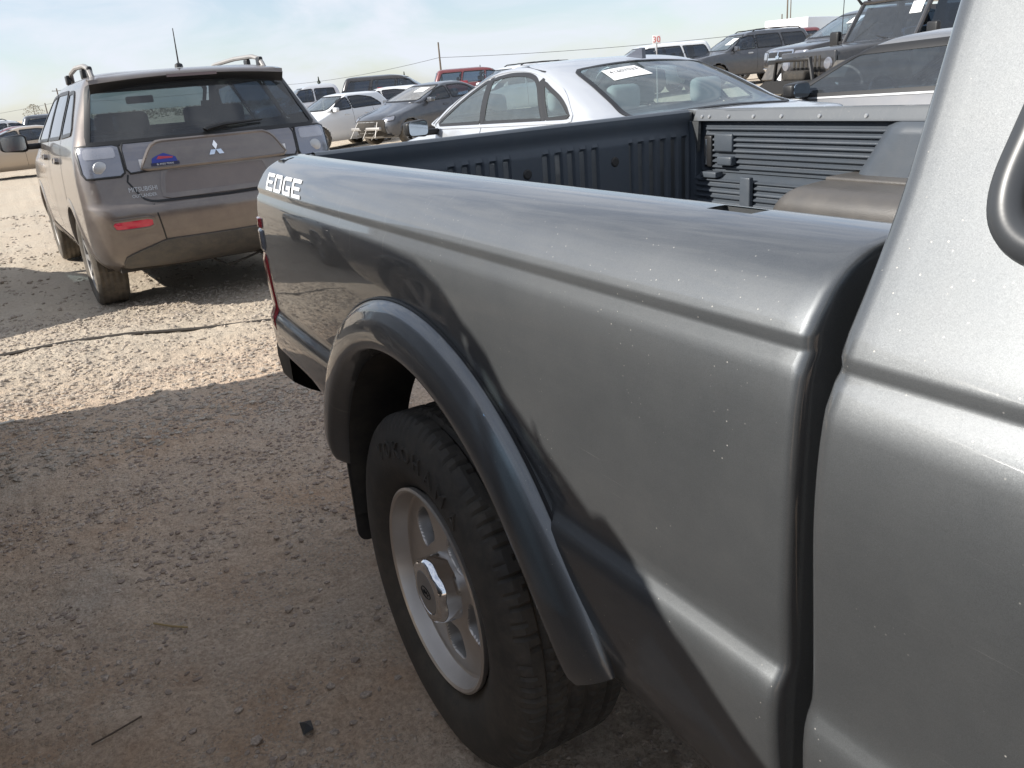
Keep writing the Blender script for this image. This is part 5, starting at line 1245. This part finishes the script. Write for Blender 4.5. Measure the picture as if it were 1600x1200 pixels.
def pickup_car(name, label, cat, mat, loc, hd, L=5.6, W=0.98, Ht=1.88, glassm=G_mid, cab_rear=2.0, group=None, bed_cap=False, chrome=False):
    k = L / 5.6; h = Ht / 1.88
    def X(v): return v * k
    cr = 0.16 if bed_cap else cab_rear
    rows = [(0.42, 0.42, X(.1), X(5.35), W * .9, .1, .2, .02, .1), (0.55, 0.5, X(.02), X(5.52), W * .98, .1, .22, .02, .12), (0.80, 0.76, X(.0), X(5.6), W, .08, .22, .02, .12), (1.02 * h, 0.98 * h, X(.0), X(5.58), W * .995, .08, .22, .02, .12),
            (1.15 * h, 1.08 * h, X(.01), X(5.5), W * .98, .08, .22, .02, .12), (1.19 * h, 1.14 * h, X(.03), X(5.2), W * .955, .08, .24, .02, .12), (1.22 * h, 1.22 * h, X(cr * .9), X(4.52), W * .93, .08, .22, .02, .1), (1.26 * h, 1.26 * h, X(cr), X(4.46), W * .915, .1, .08, .03, .1),
            (1.45 * h, 1.45 * h, X(cr + .05), X(4.13), W * .865, .1, .07, .03, .09), (1.70 * h, 1.69 * h, X(cr + .12), X(3.70), W * .78, .1, .07, .03, .08), (1.81 * h, 1.80 * h, X(cr + .2), X(3.47), W * .70, .12, .08, .03, .05), (1.86 * h, 1.858 * h, X(cr + .32), X(3.16), W * .58, .14, .18, .02, .03), (1.88 * h, 1.878 * h, X(cr + .55), X(2.9), W * .36, .12, .12, .01, .01)]
    c = Car(name, label, cat, rows, mat, L, group, sub=3, ns=48)
    c.arch(X(1.1), .42, .44, .04); c.arch(X(4.62), .42, .44, .04); put_wheels(c, (X(1.1), X(4.62)), .39, W * .85, .26, 5, M_alloy)
    b0 = 1.25 * h
    c.window('L', round_poly([(X(3.16), b0), (X(4.16), b0 - .02), (X(3.66), 1.68 * h), (X(3.18), 1.71 * h)], [.03, .03, .08, .04]), glassm, M_trim, .016, 'front_door_window', .001, 10, 8)
    c.window('L', round_poly([(X(cab_rear + .22), b0 + .02), (X(3.07), b0), (X(3.09), 1.71 * h), (X(cab_rear + .32), 1.70 * h)], .05), glassm, M_trim, .016, 'rear_door_window', .001, 10, 8)
    c.window('B', round_poly([(-W * .74, 1.30 * h), (W * .74, 1.30 * h), (W * .66, 1.68 * h), (-W * .66, 1.68 * h)], .05), glassm, M_trim, .016, 'rear_window', .002, 14, 8)
    c.window('F', round_poly([(-W * .80, 1.28 * h), (W * .80, 1.28 * h), (W * .68, 1.74 * h), (-W * .68, 1.74 * h)], .06), G_light, M_trim, .016, 'windscreen', .002, 16, 10)
    if bed_cap: c.window('L', round_poly([(X(.4), b0 + .03), (X(1.85), b0 + .03), (X(1.85), 1.68 * h), (X(.5), 1.68 * h)], .06), glassm, M_trim, .016, 'canopy_window', .001, 10, 8)
    for x_ in (X(3.12), X(cab_rear + .15)): c.line('door_seam', M_trim, 'L', [(x_, .5), (x_, b0)], .010)
    for sg in (1, -1):
        c.patch('headlamp', M_clear, 'F', round_poly([(sg * W * .60, .84 * h), (sg * W * .97, .86 * h), (sg * W * .95, 1.03 * h), (sg * W * .60, 1.02 * h)], .03), .01, M_trim)
        c.patch('tail_lamp', M_red, 'B', round_poly([(sg * W * .84, .78), (sg * W * .97, .78), (sg * W * .97, 1.08 * h), (sg * W * .84, 1.08 * h)], .02), .008)
    g = c.patch('grille', M_trim, 'F', round_poly([(-W * .52, .70 * h), (W * .52, .70 * h), (W * .55, 1.03 * h), (-W * .55, 1.03 * h)], .05), .008, M_chrome if chrome else M_trim, rw=.04)
    if chrome:
        for q in ([(-W * .5, .865 * h), (W * .5, .865 * h)], [(0, .71 * h), (0, 1.02 * h)]): c.sk.line('grille_bar', M_chrome, 'F', q, .05, .016, g)
        c.sk.patch('grille_badge', M_chrome, 'F', round_poly([(-.06, .80 * h), (.06, .80 * h), (.075, .93 * h), (-.075, .93 * h)], .02), .024, 4, 4, g)
    c.patch('bumper', M_chrome if chrome else mat, 'F', round_poly([(-W * .96, .48), (W * .96, .48), (W * .96, .66), (-W * .96, .66)], .04), .03)
    c.mirror(X(4.06), b0 + .02, .26, .22, M_trim, (1, -1), .08); c.cabin(X(3.05), X(2.3), .8, 1.32 * h, M_seat)
    c.finish(loc, hd, .45); return c
P_white = paint('white_paint', (0.78, 0.79, 0.80), 0.0, 0.35, 0.04); P_black = paint('black_paint', (0.018, 0.018, 0.022), 0.1, 0.3, 0.05); P_dkblue = paint('dark_blue_grey', (0.055, 0.065, 0.085), 0.3, 0.3, 0.08)
P_tan = paint('tan_metallic', (0.46, 0.37, 0.28), 0.3, 0.35, 0.08); P_redp = paint('red_paint', (0.42, 0.025, 0.04), 0.1, 0.35, 0.05); P_maroon = paint('maroon_paint', (0.16, 0.022, 0.03), 0.1, 0.35, 0.08)
P_charcoal = paint('charcoal', (0.085, 0.09, 0.10), 0.4, 0.35, 0.08); P_lsilver = paint('light_silver', (0.66, 0.67, 0.69), 0.4, 0.35, 0.05)

# neighbours just outside the left edge: their shadows and reflections are in the picture
suv_car('suv', 'tall charcoal SUV parked alongside, shading the truck bed and foreground dirt', 'SUV', P_charcoal, (-0.44, -2.83), R(0.0), 5.72, 1.0, 1.99, rails=False, mirrors=(-1,), ws=0.10)
sedan_car('hatchback', 'dark blue hatchback left of the brown SUV, just out of view', 'hatchback', P_dkblue, (-7.35, -3.55), R(182), 4.0, .86, 1.5, hatch=True)

# ------------------------------------------------------------------ the rows beyond
sedan_car('hatchback', 'small white hatchback with dark windows and pale wing mirror behind the brown SUV', 'hatchback', P_white, (-23.46, 7.1), R(285), 3.64, .80, 1.5, G_dark, hatch=True)
sedan_car('hatchback', 'white hatchback showing its rear quarter behind the small white hatchback', 'hatchback', P_white, (-26.87, 9.82), R(255), 4.2, .88, 1.5, G_dark, hatch=True)
pickup_car('pickup_truck', 'pale silver pickup behind the small white hatchback', 'pickup', P_lsilver, (-33.7, 10.0), R(262), 5.6, .98, 1.9, G_dark)
suv_car('suv', 'black SUV facing away to the right, near the utility pole', 'SUV', P_black, (-33.07, 13.33), R(60), 5.0, .97, 1.92, rails=False)
tr_ = tag(empty('utility_trailer', (-30.6, 13.3, float(gz(-30.6, 13.3))), R(62)), 'bright red utility trailer mostly hidden by the damaged dark sedan', 'trailer')
tb_ = MB(); tb_.box((0, .98, 1.0), (3.4, .06, .8), .01); tb_.box((0, -.98, 1.0), (3.4, .06, .8), .01); tb_.box((-1.7, 0, 1.0), (.06, 2.0, .8), .01); tb_.box((1.7, 0, 1.0), (.06, 2.0, .8), .01); tb_.box((0, 0, .6), (3.4, 2.0, .06), 0)
tb_.build('trailer_box', P_redp, tr_); MB().tube([(1.7, 0, .5), (3.0, 0, .5)], .05, 8).build('drawbar', M_under, tr_)
TRAILER = tr_
suv_car('suv', 'tall maroon SUV right of the utility pole', 'SUV', P_maroon, (-33.6, 17.7), R(65), 4.9, .97, 1.8, G_mid, rails=False)
suv_car('suv', 'white SUV with roof rails whose roof shows over the silver saloon', 'SUV', P_white, (-23.49, 13.17), R(265), 4.7, .93, 1.66)
lan = sedan_car('sedan', 'dark sedan with its front bumper torn off and dusty windscreen', 'sedan', P_dkblue, (-20.5, 8.75), R(284), 4.55, .89, 1.48, G_mid, dust=True)
# crash damage: bumper beam, hanging struts and torn cover
cm = MB(); cm.box((4.50, 0.1, 0.46), (0.08, 1.25, 0.08), 0.02); cm.build('bumper_beam', M_alloy_dk, lan.root)
for a, b_ in (((4.45, .55, .62), (4.62, .62, .25)), ((4.45, .2, .60), (4.60, .05, .22)), ((4.45, -.3, .62), (4.63, -.45, .24)), ((4.5, .7, .5), (4.55, .35, .2))): MB().tube([a, b_], .011, 6).build('torn_bumper_strip', M_alloy_dk, lan.root)
lan.sk.patch('bare_nose', M_under, 'F', round_poly([(-.62, .28), (.62, .28), (.62, .66), (-.62, .66)], .05), .012, 10, 6, lan.root)
sedan_car('sedan', 'black car whose roof shows left of the white SUV under the number sign', 'sedan', P_black, (-23.97, 16.96), R(258), 4.6, .88, 1.5, G_mid)
suv_car('suv', 'white SUV below the red number sign', 'SUV', P_white, (-24.85, 19.78), R(254), 5.0, .95, 1.8, G_dark, rails=False)
dk = suv_car('suv', 'dark blue-grey SUV with paper in its windscreen beside the black pickup', 'SUV', P_dkblue, (-22.69, 22.47), R(254), 4.95, .95, 1.82, G_dark, sign=True)
suv_car('suv', 'maroon SUV with tinted rear window behind the dark blue-grey SUV', 'SUV', P_maroon, (-25.6, 26.6), R(252), 4.9, .96, 1.85, G_dark, rails=False)
ram = pickup_car('pickup_truck', 'black pickup with chrome cross-bar grille left of the lifted jeep', 'pickup', P_black, (-13.55, 18.16), R(254), 5.8, 1.0, 1.9, G_mid, chrome=True)
sedan_car('sedan', 'white car whose nose shows below the black pickup', 'sedan', P_white, (-9.94, 13.87), R(222), 4.6, .88, 1.42, G_mid)
tan = sedan_car('sedan', 'tan sedan at the far left, seen past the SUV mirror', 'sedan', P_tan, (-28.95, -1.1), R(272), 4.75, .90, 1.45, G_mid)
suv_car('suv', 'white SUV behind the tan sedan at the far left', 'SUV', P_white, (-41.9, -1.2), R(95), 5.2, .98, 1.85, G_dark)
suv_car('suv', 'dark SUV just left of the brown SUV in the far row', 'SUV', P_dkblue, (-43.2, 1.6), R(88), 4.8, .95, 1.95, G_dark, rails=False)
sedan_car('sedan', 'maroon car between the tan sedan and the white SUV', 'sedan', P_maroon, (-35.5, -0.5), R(92), 4.6, .89, 1.5, G_mid)
def screen_paper(car, y0, y1, z0, z1, name='paper_sheet'):
    s_ = car.sk.patch(name, M_paper, 'F', [(y0, z0), (y1, z0), (y1, z1), (y0, z1)], 0.008, 4, 4, car.root)
screen_paper(dk, 0.30, 0.62, 1.38, 1.58); screen_paper(ram, 0.25, 0.60, 1.55, 1.70); screen_paper(lan, 0.10, 0.45, 1.24, 1.34)

# ------------------------------------------------------------------ lifted off-roader with hard top
def jeep(loc, hd):
    rt = empty('off_roader'); tag(rt, 'black boxy off-roader with round headlamps, winch bumper and flat fenders', 'jeep')
    P = P_black; lift = 0.0
    tub = MB(); tub.prism([(0.12, .62), (3.02, .62), (3.02, 1.22), (0.10, 1.22)], -.76, .76, 'y'); tub.build('body', P, rt)
    V = []
    for x, w, zt, zb in ((2.98, .74, 1.245, .80), (3.3, .71, 1.235, .78), (3.8, .66, 1.20, .76), (4.12, .625, 1.165, .74), (4.18, .615, 1.14, .74)):
        for t, dz in ((-1, 'b'), (-1, -.05), (-.95, -.012), (-.5, .012), (0, .018), (.5, .012), (.95, -.012), (1, -.05), (1, 'b')): V.append((x, w * t, zb if dz == 'b' else zt + dz))
    o = obj('bonnet', V, grid_faces(5, 9), simple('dusty_black_paint', (.028, .031, .036), .40, coat=.5, grime=.12), rt, True, 50)
    g = MB(); g.box((4.195, 0, .955), (.05, 1.22, .44), .03); gr = g.build('grille', P, rt)
    for k in range(7): MB().box((4.222, -.285 + k * .095, .965), (.012, .042, .30), .005).build('grille_slot', M_under, gr)
    for sg in (1, -1):
        MB().lathe([(0, .03), (.07, .025), (.09, .0), (.09, -.03)], (4.215, sg * .47, 1.0), 'x', 24).build('headlamp', M_clear, gr)
        MB().lathe([(0, .02), (.04, .012), (.045, -.01)], (4.20, sg * .80, .93), 'x', 16).build('indicator', M_amber, rt)
        fl = MB(); fl.prism([(3.06, .70), (3.12, .70), (3.26, .98), (4.16, .98), (4.30, .80), (4.33, .82), (4.20, 1.03), (3.24, 1.03)], sg * .60, sg * .94, 'y'); fl.build('front_fender', M_clad, rt)
        fl = MB(); fl.prism([(.28, .62), (.34, .62), (.48, .95), (1.16, .95), (1.34, .62), (1.40, .62), (1.20, 1.01), (.44, 1.01)], sg * .74, sg * .94, 'y'); fl.build('rear_fender', M_clad, rt)
        MB().box((2.92, sg * 1.0, 1.32), (.09, .20, .24), .03).build('wing_mirror', M_trim, rt)
        MB().box((2.92, sg * .84, 1.27), (.05, .20, .05), .015).build('mirror_arm', M_trim, rt)
        for x0, x1, nm in ((2.0, 2.78, 'front_door_window'), (1.18, 1.92, 'rear_door_window'), (.22, 1.08, 'quarter_window')):
            wv = [(x0, sg * .757, 1.27), (x1, sg * .757, 1.27), (x1 - (.20 if x1 > 2.5 else 0), sg * .705, 1.74), (x0, sg * .705, 1.74)]
            obj(nm, wv, [(0, 1, 2, 3)], glass('limousine_glass', (0.035, 0.05, 0.075), 0.05, (0.35, 0.42, 0.52)), rt, False)
        MB().tube([(2.70, sg * .70, 1.80), (2.80, sg * .74, 1.93), (2.74, sg * .60, 1.93), (2.66, sg * .58, 1.84)], .022, 8).build('lamp_bracket', M_trim, rt)
        for x_ in (1.14, 1.96): MB().box((x_, sg * .758, .95), (.012, .012, .55), 0).build('door_seam', M_trim, rt)
    hd_ = MB()
    hv = [(0.10, 1.22), (2.95, 1.22), (2.66, 1.80), (2.60, 1.84), (0.16, 1.84)]
    # hard top: roof slab, pillars
    hd_.box((1.36, 0, 1.81), (2.55, 1.42, .07), .03); hd_.box((.14, 0, 1.25), (.05, 1.5, .06), .01)
    for sg in (1, -1):
        for x0, x1 in ((.10, .24), (1.06, 1.20), (1.90, 2.02)):
            o_ = len(hd_.v); hd_.v += [(x0, sg * .765, 1.2), (x1, sg * .765, 1.2), (x1, sg * .71, 1.79), (x0, sg * .71, 1.79), (x0, sg * .72, 1.2), (x1, sg * .72, 1.2), (x1, sg * .665, 1.79), (x0, sg * .665, 1.79)]
            hd_.f += [(o_, o_ + 1, o_ + 2, o_ + 3), (o_ + 4, o_ + 7, o_ + 6, o_ + 5), (o_, o_ + 4, o_ + 5, o_ + 1), (o_ + 2, o_ + 6, o_ + 7, o_ + 3), (o_ + 1, o_ + 5, o_ + 6, o_ + 2), (o_, o_ + 3, o_ + 7, o_ + 4)]
    hd_.build('hard_top', P, rt)
    fr = MB()
    for sg in (1, -1): fr.tube([(3.0, sg * .74, 1.22), (2.66, sg * .69, 1.81)], .035, 8)
    fr.tube([(2.66, -.69, 1.81), (2.66, .69, 1.81)], .035, 8); fr.tube([(3.0, -.74, 1.24), (3.0, .74, 1.24)], .03, 8); fr.build('screen_frame', P, rt)
    sc_ = obj('windscreen', [(2.99, -.72, 1.25), (2.99, .72, 1.25), (2.665, .67, 1.79), (2.665, -.67, 1.79)], [(0, 1, 2, 3)], G_mid, rt, False)
    obj('paper_sheet', [(2.80, .62, 1.58), (2.80, .40, 1.58), (2.71, .38, 1.74), (2.71, .60, 1.74)], [(0, 1, 2, 3)], M_paper, sc_, False)
    MB().tube([(2.98, .2, 1.27), (2.9, -.3, 1.36)], .012, 6).build('wiper', M_trim, rt)
    MB().tube([(3.05, -.70, 1.24), (3.02, -.72, 1.95)], .006, 6).build('aerial', M_trim, rt)
    bp = MB(); bp.prism([(-.82, .62), (.82, .62), (.82, .70), (.60, .80), (-.60, .80), (-.82, .70)], 4.30, 4.50, 'x'); b2 = bp.build('winch_bumper', M_trim, rt)
    MB().tube([(4.45, -.45, .78), (4.46, -.38, 1.08), (4.46, .38, 1.08), (4.45, .45, .78)], .03, 8).build('bumper_hoop', M_trim, b2)
    MB().box((4.38, 0, .86), (.16, .5, .14), .04).build('winch', M_under, b2)
    MB().box((2.1, 0, .55), (3.9, .9, .12), .02).build('chassis', M_under, rt)
    for x_, ro in ((2.1, 0), (1.2, 1)):
        for y in (.36, -.36):
            st = MB(); st.box((x_ - .2, y, 1.1), (.14, .46, .62), .05); s2 = st.build('seat', M_seat, rt); MB().box((x_ - .22, y, 1.52), (.10, .26, .18), .04).build('head_restraint', M_seat, s2)
    t = car_wheel(.41, .30, 5, M_trim, 0.56)
    for x_ in (.82, 3.72):
        for sg in (1, -1):
            if not t.get('_used'): c_ = t; t['_used'] = 1; c_.parent = rt
            else: c_ = copy_tree(t, rt)
            c_.location = (x_, sg * .80, .41 - lift); c_.rotation_euler = (0, 0, math.pi if sg > 0 else 0)
    ch_, sh_ = math.cos(hd), math.sin(hd)
    rt.location = (loc[0] - ch_ * 2.2, loc[1] - sh_ * 2.2, float(gz(*loc)) + lift); rt.rotation_euler = (0, 0, hd)
jeep((-7.35, 10.9), R(259))
# ------------------------------------------------------------------ box van, number sign, poles, wires, trees
vb = tag(empty('box_van', (-27.42, 31.23, float(gz(-27.42, 31.23))), R(108)), 'white box van behind the black pickup', 'van')
MB().box((-0.4, 0, 1.45), (3.9, 2.0, 1.75), .06).build('cargo_box', P_white, vb)
cb = MB(); cb.prism([(1.55, .45), (3.05, .45), (3.05, 1.05), (2.85, 1.15), (2.35, 1.85), (1.55, 1.9)], -.92, .92, 'y'); cb.build('cab', P_white, vb)
MB().box((1.6, 0, .5), (0.3, 1.6, .3), .05).build('chassis', M_under, vb)
for s_ in (1, -1):
    obj('door_window', [(1.75, s_ * .93, 1.18), (2.66, s_ * .93, 1.18), (2.32, s_ * .93, 1.72), (1.75, s_ * .93, 1.72)], [(0, 1, 2, 3)], G_mid, vb, False)
obj('windscreen', [(2.87, -.82, 1.16), (2.87, .82, 1.16), (2.39, .8, 1.83), (2.39, -.8, 1.83)], [(0, 1, 2, 3)], G_mid, vb, False)
tw = car_wheel(.375, .25, 6, M_alloy_dk)
for x_ in (-1.5, 2.3):
    for s_ in (1, -1): c_ = copy_tree(tw, vb, (x_, s_ * .85, .37), math.pi if s_ > 0 else 0)
for s_ in (1, -1): copy_tree(tw, TRAILER, (-.2, s_ * 1.12, .37), math.pi if s_ > 0 else 0)
sg_ = tag(empty('number_sign', (-20.54, 16.71, float(gz(-20.54, 16.71)))), 'small white row sign reading 30 in red on a thin post', 'sign')
M_sign = simple('sign_white', (.8, .8, .8), .5); M_post = simple('galvanised_post', (.35, .35, .36), .5, metal=.5)
zs_ = 2.09 - float(gz(-20.54, 16.71))
MB().tube([(0, 0, 0), (0, 0, zs_ - .1)], .022, 8).build('post', M_post, sg_)
ax_u = Vector((0.505, 0.863, 0)).normalized(); nrm = Vector((0.863, -0.505, 0))
bo = MB(); rotm = Matrix((ax_u, nrm, Vector((0, 0, 1)))).transposed(); bo.box((0, 0, zs_), (.25, .015, .25), .004, rotm); bd = bo.build('sign_board', M_sign, sg_)
flat_text('30', .25, M_inkred, bd, lambda u, v: Vector((0, 0, zs_)) + ax_u * u + nrm * .011 + Vector((0, 0, v)))
M_wood = simple('weathered_pole', (.13, .105, .085), .85, grime=.3); M_wire = simple('wire', (.05, .05, .055), .6)
POLES = []
def pole(x, y, top, label, arm=True, r=0.14):
    z0 = float(gz(x, y)); e = tag(empty('utility_pole', (x, y, z0)), label, 'pole', 'utility poles beyond the yard')
    MB().tube([(0, 0, 0), (0, 0, top - z0)], [r, r * .65], 10).build('shaft', M_wood, e)
    if arm:
        d = Vector((.25, .97, 0)); a = MB(); a.box((0, 0, top - z0 - .55), (.12, 2.2, .12), .01, Matrix.Rotation(.25, 3, 'Z')); a.build('crossarm', M_wood, e)
        for k in (-.9, 0, .9): MB().lathe([(0, 0), (.06, 0), (.05, .16), (0, .18)], (-k * math.sin(.25), k * math.cos(.25), top - z0 - .49), 'z', 8).build('insulator', M_silver, e)
    POLES.append((x, y, top))
C0 = Vector((1.3614, -1.3788, 1.3164))
def along(u, v, t):
    d = cF + cR * ((u - 800) / 1308.0) - cU * ((v - 600) / 1308.0); return C0 + d * t
PA = along(684.5, 66, 140); PB = along(176, 118, 165); PC = along(70, 161, 250); PD_ = along(1231, -6, 120); PE = along(1222, 22, 150); PF = along(1236, 0, 175)
pole(PA.x, PA.y, PA.z, 'single utility pole standing up between the black SUV and maroon SUV', False, .19)
pole(PC.x, PC.y, PC.z, 'short distant pole at the far left above the white SUV', False, .22)
pole(along(88, 138, 190).x, along(88, 138, 190).y, along(88, 138, 190).z, 'utility pole with crossarm just left of the brown SUV', True, .2)
pole(PD_.x, PD_.y, PD_.z, 'tall mast above the white box van', False, .15)
pole(PE.x, PE.y, PE.z, 'short mast left of the tall masts above the white box van', False, .15)
pole(PF.x, PF.y, PF.z, 'second tall mast above the white box van, on the right', False, .15)
def wire(pts, label):
    P = [Vector(p) for p in pts]; Q = []
    for a, b_ in zip(P, P[1:]):
        for i in range(16):
            t = i / 16; q = a.lerp(b_, t); q.z -= 4 * t * (1 - t) * 0.010 * (b_ - a).length; Q.append(q)
    Q.append(P[-1]); o = MB().tube(Q, .035, 5).build('power_line', M_wire); tag(o, label, 'wire')
wire([along(-260, 205, 260), along(88, 160, 190), along(440, 131, 165)], 'power line over the far left of the yard')
wire([along(440, 133, 190), along(686, 90, 140), along(1240, 45, 125), along(1500, 10, 120)], 'power line running from the single utility pole to the right')

def leaf_tree(name, label, x, y, h, w, kind, mat, n=700, seed=1, group=None):
    """tapered trunk, limbs and a crown of many small leaf faces"""
    g = random.Random(seed); z0 = float(gz(x, y)); e = tag(empty(name, (x, y, z0)), label, 'tree', group)
    tb = MB(); tb.tube([(0, 0, 0), (0.02 * h, 0, h * .4), (0, 0.01 * h, h * .95)], [h * .03, h * .02, h * .005], 7)
    for k in range(9):
        a = g.uniform(0, 6.28); zb = h * g.uniform(.2, .8); l = w * (1 - zb / h) * .8
        tb.tube([(0, 0, zb), (l * math.cos(a) * .6, l * math.sin(a) * .6, zb + l * .25), (l * math.cos(a), l * math.sin(a), zb + l * .5)], [h * .010, h * .006, h * .002], 5)
    tb.build('trunk', M_wood, e)
    V = []; F = []
    for k in range(n):
        if kind == 'conifer':
            t = g.uniform(.08, 1) ** 0.8; rr = w * (1 - t) * (0.75 + .35 * math.sin(t * 40 + g.uniform(0, 1))) * math.sqrt(g.uniform(.15, 1)); zc = t * h
        else:
            t = g.uniform(.25, 1); rr = w * math.sin(math.pi * min(1, (t - .15) / .9)) * math.sqrt(g.uniform(.1, 1)); zc = t * h
        a = g.uniform(0, 6.28); c_ = Vector((rr * math.cos(a), rr * math.sin(a), zc)); s_ = h * g.uniform(.012, .03)
        d1 = Vector((g.uniform(-1, 1), g.uniform(-1, 1), g.uniform(-1, 1))).normalized() * s_; d2 = d1.orthogonal().normalized() * s_ * .6
        o_ = len(V); V += [c_ - d1, c_ + d2, c_ + d1, c_ - d2]; F.append((o_, o_ + 1, o_ + 2, o_ + 3))
    obj('crown', V, F, mat, e, False); return e
M_leaf = simple('conifer_needles', (.05, .07, .045), .8); M_bush = simple('dry_scrub_leaf', (.17, .14, .09), .85)
for u, v, t, h, w, kd, mt, lb in ((497, 120, 115, 5.2, 1.2, 'conifer', M_leaf, 'small dark conifer above the pale silver pickup'), (541, 130, 105, 3.6, .9, 'conifer', M_leaf, 'dark conifer right of the pale silver pickup'),
                                  (631, 112, 140, 5.2, 1.1, 'conifer', M_leaf, 'dark treetop above the black SUV'), (50, 163, 160, 5.0, 2.2, 'bush', M_bush, 'bare pale tree at the far left above the white SUV'), (750, 102, 150, 4.6, .9, 'conifer', M_leaf, 'dark treetop above the maroon SUV')):
    q = along(u, v, t); hh = q.z - float(gz(q.x, q.y)); leaf_tree('conifer_tree' if kd == 'conifer' else 'bare_tree', lb, q.x, q.y, max(2.5, hh), w, kd, mt, 700, int(u))
# scrub that closes the yard at the horizon
g_ = np.random.default_rng(4); V = []; F = []
for k in range(14000):
    u = g_.uniform(-500, 1900); t = g_.uniform(120, 260); q = along(u, 140, t); x, y = q.x, q.y; z = float(gz(x, y)); s_ = g_.uniform(.08, .32); o_ = len(V)
    c_ = Vector((x, y, z + g_.uniform(0.0, 1.0) ** 2 * 1.1)); d1 = Vector(g_.normal(size=3)).normalized() * s_; d2 = d1.orthogonal().normalized() * s_ * .7
    V += [c_ - d1, c_ + d2, c_ + d1, c_ - d2]; F.append((o_, o_ + 1, o_ + 2, o_ + 3))
tag(obj('scrub', V, F, M_bush, None, False), 'low dry scrub along the horizon', 'scrub', kind='stuff')
